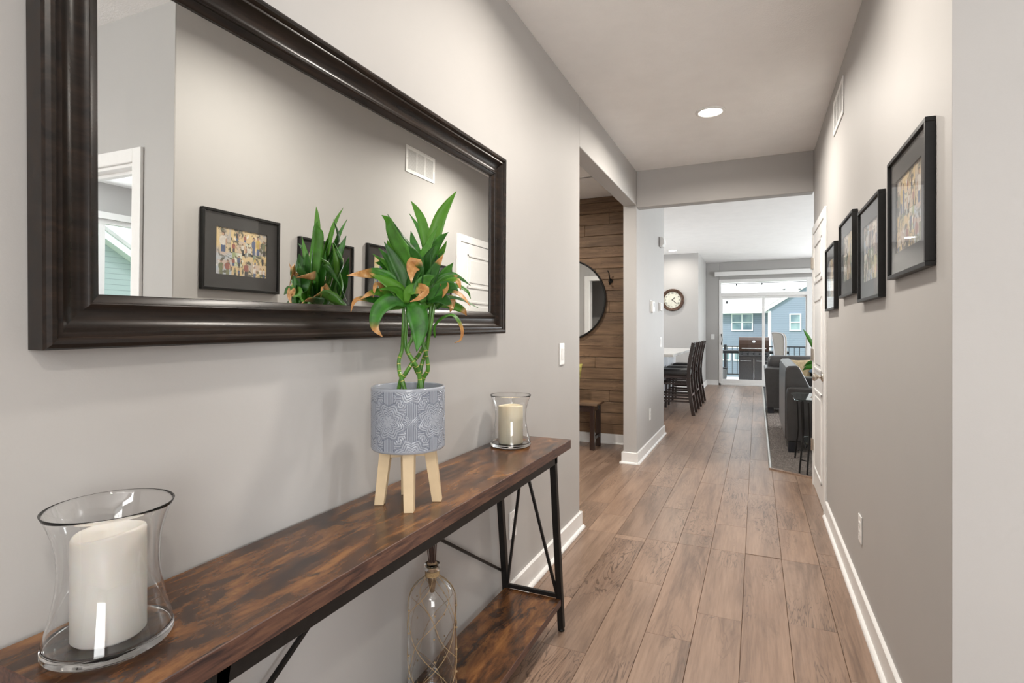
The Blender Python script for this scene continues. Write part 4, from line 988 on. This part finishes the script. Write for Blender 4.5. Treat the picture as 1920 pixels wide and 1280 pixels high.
def chair():
    t = thing('counter_chair', '', 'chair', (0, 0, 0), 0, 'dark ladder back chairs at the island')
    W2 = .175
    for s in (-1, 1):
        y = s * W2
        pts = spline([(0, y, 0), (-.035, y, .20), (-.068, y, .45), (-.070, y, .64), (-.045, y, .85), (-.002, y, 1.068)], 16)
        bevel(MB().path_bar(pts, .036, .052, (0, 1, 0)).build('leg', 'espresso', t), .003)
        bevel(MB().path_bar([(-.505, y, 0), (-.485, y, .57)], .036, .036, (0, 1, 0)).build('leg', 'espresso', t), .003)
        for z in (.20, .29, .46): bevel(MB().box(-.485, -.045, y - .009, y + .009, z - .014, z + .014).build('side_rail', 'espresso', t), .002)
    def bx(z):
        P_ = [(0, 0), (.20, -.035), (.45, -.068), (.64, -.070), (.85, -.045), (1.068, -.002)]
        for (z0, a), (z1, b) in zip(P_, P_[1:]):
            if z0 <= z <= z1: return a + (b - a) * (z - z0) / (z1 - z0)
    for z, h in ((.725, .036), (.80, .036), (.875, .036), (.95, .036), (1.035, .062)):
        x = bx(z); bevel(MB().box(x - .009, x + .009, -W2 + .015, W2 - .015, z - h / 2, z + h / 2).build('back_slat', 'espresso', t), .003)
    for x, z in ((-.03, .30), (-.488, .24), (-.488, .40)): bevel(MB().box(x - .01, x + .01, -W2 + .014, W2 - .014, z - .015, z + .015).build('cross_rail', 'espresso', t), .002)
    for y in (-.12, -.06, 0, .06, .12): bevel(MB().box(-.495, -.480, y - .008, y + .008, .42, .555).build('spindle', 'espresso', t), .001)
    bevel(MB().box(-.50, -.075, -W2 - .012, W2 + .012, .545, .58).build('seat_frame', 'espresso', t), .003)
    MB().bbox(-.515, -.062, -W2 - .02, W2 + .02, .570, .672, .036, 4).build('seat_cushion', 'black_leather', t)
    return t
ch = chair(); ch.location = (-.845, 8.535, 0); ch['label'] = 'dark ladder back counter chair nearest the camera at the island'
for y, lb in ((9.255, 'dark ladder back counter chair in the middle of the row of three'), (10.05, 'dark ladder back counter chair farthest along the island')):
    c2 = copy_tree(ch); c2.location = (-.845, y, 0); c2['label'] = lb

# wall clock with roman numerals, hands near 1:22
ck = thing('wall_clock', 'round brown rimmed wall clock with roman numerals', 'clock', (-1.566, YK, 1.866)); ck.rotation_euler = (R(90), 0, 0)
MB().lathe([(.165, .02), (.172, .032), (.190, .040), (.207, .036), (.216, .044), (.226, .034), (.230, .0), (.165, .0)], 64, close=True).build('rim', 'clock_rim', ck)
MB().lathe([(.0005, .016), (.168, .016), (.168, .004), (.0005, .004)], 48, smooth=False).build('dial', 'clock_face', ck)
for i, tx in enumerate(('XII', 'I', 'II', 'III', 'IIII', 'V', 'VI', 'VII', 'VIII', 'IX', 'X', 'XI')):
    cu = bpy.data.curves.new('numeral', 'FONT'); cu.body = tx; cu.size = .044; cu.align_x = 'CENTER'; cu.align_y = 'CENTER'; cu.extrude = .0008
    tmp = bpy.data.objects.new('tmp', cu); COL.objects.link(tmp); bpy.context.view_layer.update()
    me = bpy.data.meshes.new_from_object(tmp.evaluated_get(bpy.context.evaluated_depsgraph_get())); bpy.data.objects.remove(tmp)
    me.name = 'numeral'; me.materials.clear(); me.materials.append(M['ink'])
    o = bpy.data.objects.new('numeral', me); COL.objects.link(o); o.parent = ck
    a = -R(30 * i); o.location = (-.135 * math.sin(a), .135 * math.cos(a), .0172); o.rotation_euler = (0, 0, a)
for nm, a, L, wd in (('hour_hand', -R(41), .078, .010), ('minute_hand', -R(132), .125, .007)):
    o = MB().prism([(-wd / 2, -.02), (wd / 2, -.02), (wd * .8, L * .7), (0, L), (-wd * .8, L * .7)], 'z', .019, .0205).build(nm, 'ink', ck); o.rotation_euler = (0, 0, a)
MB().lathe([(.0005, .018), (.008, .018), (.008, .023), (.0005, .024)], 16).build('hub', 'ink', ck)

# ================================================================ living room
def cushion(mb, x0, x1, y0, y1, z0, z1, b=.05): return mb.bbox(x0, x1, y0, y1, z0, z1, b, 4)
so = thing('loveseat', 'dark grey leather loveseat with its back to the hallway', 'sofa', (.262, 6.2, .011))
L1 = 1.62
MB().prism([(.02, .11), (.90, .11), (.90, .30), (.02, .30)], 'y', .06, L1 - .06).build('base', 'grey_leather', so)
bk = MB().prism([(.0, .13), (.0, .66), (.004, .82), (.014, .862), (.035, .880), (.105, .884), (.128, .872), (.145, .845), (.245, .63), (.29, .46), (.29, .30), (.04, .13)], 'y', .03, L1 - .03).build('backrest', 'grey_leather', so); bevel(bk, .016, 3)
for y in (0, L1 - .2):
    a = MB().prism([(.016, .11), (.012, .60), (.020, .655), (.045, .672), (.86, .640), (.90, .62), (.915, .58), (.90, .11)], 'y', y, y + .2).build('arm', 'grey_leather', so); bevel(a, .018, 3)
for k in range(2): cushion(MB(), .26, .93, .205 + k * .61, .205 + k * .61 + .60, .30, .46, .04).build('seat_cushion', 'grey_leather', so)
for x in (.03, .80):
    for y in (.012, L1 - .10): bevel(MB().box(x, x + .075, y, y + .085, .007, .11).build('foot', 'dark_block', so), .003)

s2 = thing('sofa', 'dark grey leather sofa facing the camera farther into the living room', 'sofa', (.10, 8.98, .011))
MB().prism([(.06, .10), (2.0, .10), (2.0, .30), (.06, .30)], 'y', .04, .90).build('base', 'grey_leather', s2)
for sgn, x in ((1, 0), (-1, 2.06)):
    a = MB().prism([(x + sgn * .045, .085), (x + sgn * .005, .655), (x + sgn * .012, .672), (x + sgn * .03, .680), (x + sgn * .20, .672), (x + sgn * .235, .655), (x + sgn * .24, .085)], 'y', 0, .88).build('arm', 'grey_leather', s2); bevel(a, .012, 3)
b = MB().prism([(.74, .12), (.72, .5), (.80, .80), (.93, .80), (.95, .12)], 'x', .10, 1.96).build('back_frame', 'grey_leather', s2); bevel(b, .02, 3)
for k in range(2): cushion(MB(), .055 + k * .97, 1.015 + k * .97, .50, .74, .60 if k == 0 else .60, .845, .07).build('back_cushion', 'grey_leather', s2)
for k in range(2): cushion(MB(), .25 + k * .78, 1.02 + k * .78, .02, .60, .30, .46, .045).build('seat_cushion', 'grey_leather', s2)
for x in (.045, 1.93):
    for y in (.012, .80): bevel(MB().box(x, x + .085, y, y + .075, .007, .10).build('foot', 'dark_block', s2), .003)
pillow('throw_pillow', 'tan patterned pillow leaning on the far sofa', 'tan_fabric', (.58, 9.38, .635), (R(-12), 0, R(4)), .34, .34, .12)
pillow('throw_pillow', 'blue pillow tilted beside the tan one on the far sofa', 'blue_fabric', (.90, 9.33, .675), (R(-12), R(30), R(6)), .29, .28, .11)
pillow('throw_pillow', 'rust brown pillow behind the blue one on the far sofa', 'rust_fabric', (1.34, 9.40, .64), (R(-12), 0, R(-3)), .36, .36, .12)

# glass side table just past the hall door
gt = thing('glass_side_table', 'small glass topped side table with curved black legs', 'side table', (.60, 5.64, .010))
def rrect(w, d, r, n=8):
    out = []
    for cx_, cy_, a0 in ((w / 2 - r, d / 2 - r, 0), (-w / 2 + r, d / 2 - r, 90), (-w / 2 + r, -d / 2 + r, 180), (w / 2 - r, -d / 2 + r, 270)):
        for k in range(n + 1):
            a = R(a0 + 90 * k / n); out.append((cx_ + r * math.cos(a), cy_ + r * math.sin(a)))
    return out
bevel(MB().prism(rrect(.60, .60, .10), 'z', .630, .642).build('top_pane', 'green_edge_glass', gt), .002)
MB().prism(rrect(.40, .40, .06), 'z', .235, .243).build('lower_pane', 'green_edge_glass', gt)
for sx, sy in ((-1, -1), (-1, 1), (1, -1), (1, 1)):
    for off in (0, 1):
        ox, oy = (.055, -.055) if off else (0, 0)
        fx, fy = sx * .262 + (ox if sx < 0 else -ox), sy * .30 + (oy if sy < 0 else -oy) * (1 if sy < 0 else 1)
        pts = spline([(fx, fy, .008), (fx * .95, fy * .95, .16), (fx * .90, fy * .90, .30), (fx * .92, fy * .92, .47), (fx * .95 - .0, fy * .95, .628)], 16)
        MB().path_bar(pts, .020, .013, (0, 1, 0)).build('leg', 'black_metal', gt)
    MB().bar((sx * .20, sy * .24, .10), (sx * .24, sy * .20, .10), .008).build('leg_link', 'black_metal', gt)
for s in (-1, 1):
    MB().bar((-.20, s * .20, .225), (.20, s * .20, .225), .012).build('shelf_bar', 'black_metal', gt); MB().bar((s * .20, -.20, .213), (s * .20, .20, .213), .012).build('shelf_bar', 'black_metal', gt)
bk_ = thing('storage_basket', 'small tan woven basket on the lower pane of the side table', 'basket', (.545, 5.60, .2435))
for k in range(9): MB().lathe([(.085 + .0015 * (k % 2) + .0055 * math.cos(a), .006 + k * .0105 + .0058 * math.sin(a)) for a in [q * math.pi / 3 for q in range(6)]], 28, close=True).build('coil', 'tan_fabric', bk_)
MB().lathe([(.001, .002), (.082, .002), (.082, .008), (.001, .008)], 24).build('basket_base', 'tan_fabric', bk_)

# wingback dining chair before the patio door
wc = thing('wingback_chair', 'tall pale wingback dining chair in front of the patio door', 'chair', (.375, 11.62, .010), R(-6))
prof_b = [(-.045, .40), (-.062, .70), (-.090, 1.00), (-.118, 1.165), (-.110, 1.192), (-.08, 1.20), (.02, 1.192), (.075, 1.165), (.104, 1.10), (.112, .98), (.108, .70), (.112, .48)]
bevel(MB().prism(prof_b, 'y', -.045, .045).build('side_wing', 'beige_fabric', wc), .02, 3)
MB().tube(spline([(p[0], -.047, p[1]) for p in prof_b], 40), .010, 6).build('piping', 'pale_piping', wc)
bevel(MB().prism([(-.045, .40), (.04, .40), (.02, .9), (-.03, 1.19), (-.09, 1.20), (-.118, 1.165), (-.062, .70)], 'y', .04, .56).build('backrest', 'beige_fabric', wc), .02, 3)
bevel(MB().prism(prof_b, 'y', .555, .64).build('side_wing', 'beige_fabric', wc), .02, 3)
MB().bbox(-.02, .52, -.02, .61, .36, .48, .04, 3).build('seat', 'beige_fabric', wc)
for x in (.02, .47):
    for y in (.03, .56): bevel(MB().path_bar([(x, y, .006), (x, y, .37)], .035, .035, (0, 1, 0)).build('leg', 'espresso', wc), .003)

# plant between the two sofas
pt_ = thing('corner_table', 'low dark corner table between the two sofas', 'table', (.87, 8.42, .010))
bevel(MB().box(-.22, .22, -.22, .22, .50, .53).build('top', 'espresso', pt_), .004)
for x in (-.19, .19):
    for y in (-.19, .19): bevel(MB().box(x - .02, x + .02, y - .02, y + .02, .006, .50).build('leg', 'espresso', pt_), .002)
bp = thing('potted_bromeliad', 'potted bromeliad with strap leaves and orange centre behind the hall door edge', 'potted plant', (.85, 8.42, .5405))
MB().lathe([(.001, 0), (.07, 0), (.09, .05), (.10, .15), (.094, .155), (.088, .14), (.001, .13)], 32).build('pot', 'plastic_white', bp)
br_ = random.Random(12)
LB = [((-.02, 0, .14), (-.10, -.02, .38), (-.215, -.03, .62), (-.275, -.03, .73), .033), ((0, 0, .14), (-.10, -.10, .22), (-.22, -.12, .22), (-.29, -.13, .17), .04), ((0, 0, .14), (-.04, -.05, .35), (-.07, -.08, .50), (-.09, -.09, .60), .035), ((0, 0, .14), (-.11, .06, .25), (-.18, .09, .27), (-.26, .10, .21), .036), ((0, 0, .14), (.1, 0, .35), (.2, 0, .45), (.28, 0, .42), .035), ((0, 0, .14), (.06, .1, .33), (.1, .2, .4), (.14, .28, .36), .035), ((0, 0, .14), (.05, -.08, .4), (.07, -.12, .55), (.1, -.16, .62), .03)]
def blade(parent, pts, hw, mat, name, dryv=0):
    n = 14; sm = spline(pts, n); vs = []
    for i, p in enumerate(sm):
        t = (sm[min(i + 1, n - 1)] - sm[max(i - 1, 0)]).normalized(); side = t.cross(Vector((.3, -1, .2))).normalized(); nr_ = side.cross(t)
        u = i / (n - 1); wv = hw * min(1, .5 + u) * max(.02, 1 - u ** 3)
        for k, e in ((-1, .2), (0, 0), (1, .2)): vs.append(p + side * k * wv + nr_ * e * wv)
    o = MB().add(vs, [(i * 3 + k, i * 3 + k + 1, i * 3 + 4 + k, i * 3 + 3 + k) for i in range(n - 1) for k in range(2)], True).build(name, mat, parent)
    at = o.data.attributes.new('dry', 'FLOAT', 'POINT'); at.data.foreach_set('value', [dryv] * len(vs)); o.modifiers.new('t', 'SOLIDIFY').thickness = .001
for a, b, c_, d, hw in LB: blade(bp, [a, b, c_, d], hw, 'leaf_green', 'leaf')
for a, b, c_ in (((-.02, 0, .14), (-.12, -.03, .34), (-.185, -.04, .43)), ((0, 0, .14), (-.09, -.05, .36), (-.13, -.06, .44))): blade(bp, [a, b, c_], .026, 'leaf_green', 'flower_bract', 1)

# ================================================================ deck and neighbours
DZ = -.09
dk = tag(bpy.data.objects.new('deck', None), 'pale deck outside the patio door', 'deck', kind='structure'); COL.objects.link(dk)
for k in range(24): bevel(MB().box(-3.5, 4.5, YF + .14 + k * .142, YF + .14 + k * .142 + .136, DZ - .03, DZ).build('deck_board', 'deck_board', dk), .003)
rl = thing('deck_railing', 'black metal deck railing with thin balusters', 'railing', (-3.4, 16.62, DZ))
bevel(MB().box(0, 7.8, -.03, .03, .865, .90).build('top_rail', 'rail_black', rl), .004); MB().box(0, 7.8, -.015, .015, .08, .11).build('bottom_rail', 'rail_black', rl)
for k in range(60): MB().box(.03 + k * .13, .045 + k * .13, -.008, .008, .11, .865).build('baluster', 'rail_black', rl)
for x in (.0, 2.58, 5.2, 7.8): bevel(MB().box(x - .04, x + .04, -.04, .04, 0, .93).build('post', 'rail_black', rl), .004)
g = thing('gas_grill', 'dark stainless gas grill standing on the deck', 'grill', (-.065, 14.62, DZ))
bevel(MB().box(-.34, .34, -.25, .25, .08, .72).build('cabinet', 'grill_steel', g), .006)
for s in (-1, 1):
    d_ = bevel(MB().box(.008 if s > 0 else -.335, .335 if s > 0 else -.008, -.262, -.25, .10, .66).build('cabinet_door', 'grill_steel', g), .004)
    MB().tube([(s * .30, -.29, .60), (s * .06, -.29, .60)], .008, 8).build('door_handle', 'chrome', d_)
MB().box(-.007, .007, -.262, -.25, .10, .66).build('door_gap', 'chrome', g)
cp = bevel(MB().prism([(-.26, .70), (-.30, .72), (-.27, .82), (.25, .82), (.25, .70)], 'x', -.345, .345).build('control_panel', 'grill_steel', g), .004)
for k in range(5): MB().lathe([(.001, 0), (.026, 0), (.024, .02), (.012, .03), (.001, .03)], 16).build('control_knob', 'dark_block', cp).matrix_local = Matrix.Translation((-.26 + k * .13, -.285, .77)) @ Matrix.Rotation(R(75), 4, 'X')
hd = bevel(MB().prism([(-.27, .83), (-.29, .88), (-.28, 1.00), (-.22, 1.10), (-.10, 1.165), (.10, 1.175), (.22, 1.12), (.25, .95), (.25, .83)], 'x', -.335, .335).build('hood', 'grill_hood', g), .006)
MB().tube([(-.27, -.335, .90), (.27, -.335, .90)], .012, 8).build('hood_handle', 'chrome', hd)
MB().lathe([(.001, 0), (.036, 0), (.036, .01), (.001, .012)], 20).build('thermometer', 'chrome', hd).matrix_local = Matrix.Translation((.0, -.262, 1.06)) @ Matrix.Rotation(R(70), 4, 'X')
for s in (-1, 1): bevel(MB().box(s * .345, s * .76, -.25, .22, .77, .84).build('side_shelf', 'rail_black', g), .006)
for x in (-.30, .30):
    for y in (-.2, .2): MB().lathe([(.001, 0), (.03, .0), (.034, .03), (.03, .075), (.001, .08)], 14, (x, y, 0)).build('caster', 'dark_block', g)
bn2 = thing('deck_bin', 'narrow grey bin on the deck at the left door edge', 'bin', (-.77, 14.55, DZ))
MB().lathe([(.001, 0), (.075, 0), (.095, .36), (.10, .36), (.10, .385), (.001, .385)], 24).build('body', 'plastic_grey', bn2)
MB().lathe([(.001, .386), (.104, .386), (.10, .405), (.03, .415), (.001, .415)], 24).build('lid', 'dark_block', bn2)
# string light cable over the deck with two lanterns
sl_ = thing('string_lights', 'dark cable with sockets and two white lanterns strung above the deck', 'string lights', (-.9, 15.2, 2.455))
MB().tube(spline([(-2.0, 0, .02), (.1, 0, .0), (1.0, 0, .0), (2.0, 0, .0), (4.5, 0, .03)], 30), .006, 6).build('cable', 'rail_black', sl_)
for x in (.42, 1.02): MB().lathe([(.001, 0), (.012, -.002), (.016, -.03), (.008, -.05), (.001, -.052)], 12, (x, 0, 0)).build('socket', 'rail_black', sl_)
for x in (1.52, 1.87):
    q = MB().lathe([(.001, .0), (.035, .0), (.04, .012), (.04, .16), (.001, .165)], 16, (x, 0, -.185)).build('lantern_shade', 'plastic_white', sl_); MB().lathe([(.001, -.018), (.022, -.014), (.034, 0), (.001, .001)], 16, (x, 0, -.186)).build('base_cap', 'rail_black', q); MB().tube([(x, 0, -.022), (x, 0, 0)], .004, 6).build('hanger', 'rail_black', q)
for x in (-1.95, 4.45): bevel(MB().box(x - .03, x + .03, -.03, .03, -2.545, .06).build('pole', 'rail_black', sl_), .003)

# neighbouring house behind the deck
K = 1.5
def zz(z): return CAMZ + (z - CAMZ) * K
hA = thing('house', 'grey blue sided neighbour house seen through the patio door', 'house', (0, 46.0, -4))
def part(name, mat, mb, parent=hA):
    o = mb.build(name, mat, parent); o.location = (0, -46, 4) if parent is hA else (0, 0, 0); return o
ZB = -4
part('wall', 'blue_siding', MB().box(-9, .82, 48, 48.3, ZB, zz(2.15)))
part('fascia', 'house_trim', MB().box(-9.2, .82, 47.3, 47.5, zz(2.14), zz(2.26)))
part('soffit', 'house_trim', MB().box(-9.2, .82, 47.5, 48.0, zz(2.16), zz(2.2)))
part('roof', 'roof_shingle', MB().prism([(47.3, zz(2.26)), (47.4, zz(2.27)), (56, zz(5.6)), (56, zz(5.5))], 'x', -9.3, 9))
part('gable_wall', 'blue_siding', MB().prism([(.80, ZB), (.80, zz(2.25)), (4.45, zz(2.25) + 3.65 * .66), (8.1, zz(2.25)), (8.1, ZB)], 'y', 45.0, 45.3))
part('gable_side', 'blue_siding', MB().box(.80, 1.0, 45.3, 48, ZB, zz(2.2)))
part('corner_board', 'house_trim', MB().box(.76, .98, 44.97, 45.0, ZB, zz(2.2)))
part('rake_board', 'house_trim', MB().prism([(.55, zz(2.25) - .14), (4.45, zz(2.25) + 3.65 * .66), (8.3, zz(2.25) - .14), (8.3, zz(2.25) + .14), (4.45, zz(2.25) + 3.65 * .66 + .3), (.55, zz(2.25) + .14)], 'y', 44.8, 45.0))
part('gable_roof', 'roof_shingle', MB().prism([(.5, zz(2.25) + .14), (4.45, zz(2.25) + 3.65 * .66 + .3), (8.3, zz(2.25) + .14), (8.3, zz(2.25) + .2), (4.45, zz(2.25) + 3.65 * .66 + .38), (.5, zz(2.25) + .2)], 'y', 44.9, 54))
part('roof_vent', 'rail_black', MB().box(-2.35, -2.2, 48.5, 48.7, zz(2.72), zz(2.84)))
part('deck_band', 'house_trim', MB().box(-9, .74, 44.2, 44.4, zz(.36), zz(.46)))
part('downspout', 'house_trim', MB().box(3.34, 3.42, 44.9, 45.0, ZB, zz(2.2)))
def far_window(x0, x1, z0, z1, y, cols, rows=2):
    f = MB(); t = .085
    f.box(x0 - t, x1 + t, y - .08, y, z0 - t, z0).box(x0 - t, x1 + t, y - .08, y, z1, z1 + t).box(x0 - t, x0, y - .08, y, z0, z1).box(x1, x1 + t, y - .08, y, z0, z1)
    for k in range(1, cols): q = x0 + (x1 - x0) * k / cols; f.box(q - .06, q + .06, y - .08, y, z0, z1)
    for k in range(1, rows): q = z0 + (z1 - z0) * k / rows; f.box(x0, x1, y - .07, y, q - .04, q + .04)
    o = part('window', 'house_trim', f)
    for i in range(cols):
        for j in range(rows):
            a, b = x0 + (x1 - x0) * i / cols, x0 + (x1 - x0) * (i + 1) / cols; c_, d = z0 + (z1 - z0) * j / rows, z0 + (z1 - z0) * (j + 1) / rows
            MB().box(a, b, y - .04, y - .01, c_, d).build('pane', 'far_window_pane', o)
far_window(-1.275 * K + .09, -.183 * K - .09, zz(1.203) + .08, zz(2.135) - .08, 48.0, 2)
far_window(1.46 * K + .08, 1.97 * K - .08, zz(1.209) + .08, zz(2.048) - .08, 45.0, 1)
far_window(-1.72 * K, -1.36 * K, zz(-.36), zz(.06), 48.0, 1, 1); far_window(-1.10 * K, -.74 * K, zz(-.36), zz(.06), 48.0, 1, 1)
struct('lawn_ground', MB().box(-60, 60, 17.2, 90, -4.2, -4.0).box(5.2, 60, -30, 17.2, -1.2, -1.0), 'lawn', 'grass between the houses', cat='ground')
# neighbour house beside the office window
hB = thing('house', 'teal sided neighbour gable seen through the office window in the mirror', 'house', (12, 9.6, -1))
def partB(name, mat, mb):
    o = mb.build(name, mat, hB); o.location = (-12, -9.6, 1); return o
sl = (3.459 - 2.925) / (8.401 - 7.564); ze = lambda y: 3.30 - sl * (y - 7.56)
pk = 6.4
partB('gable_wall', 'teal_siding', MB().prism([(1.2, -1), (1.2, ze(pk) - sl * (pk - 1.2)), (pk, ze(pk)), (11.6, ze(11.6)), (11.6, -1)], 'x', 12.0, 12.3))
partB('rake_board', 'house_trim', MB().prism([(.8, ze(pk) - sl * (pk - .8) - .16), (pk, ze(pk) - .16), (12, ze(12) - .16), (12, ze(12) + .02), (pk, ze(pk) + .02), (.8, ze(pk) - sl * (pk - .8) + .02)], 'x', 11.72, 12.0))
partB('roof', 'roof_shingle', MB().prism([(.7, ze(pk) - sl * (pk - .7) + .02), (pk, ze(pk) + .02), (12.1, ze(12.1) + .02), (12.1, ze(12.1) + .12), (pk, ze(pk) + .12), (.7, ze(pk) - sl * (pk - .7) + .12)], 'x', 11.7, 20))
partB('belly_band', 'house_trim', MB().box(11.9, 12.0, 1.2, 11.6, 1.35, 1.55))
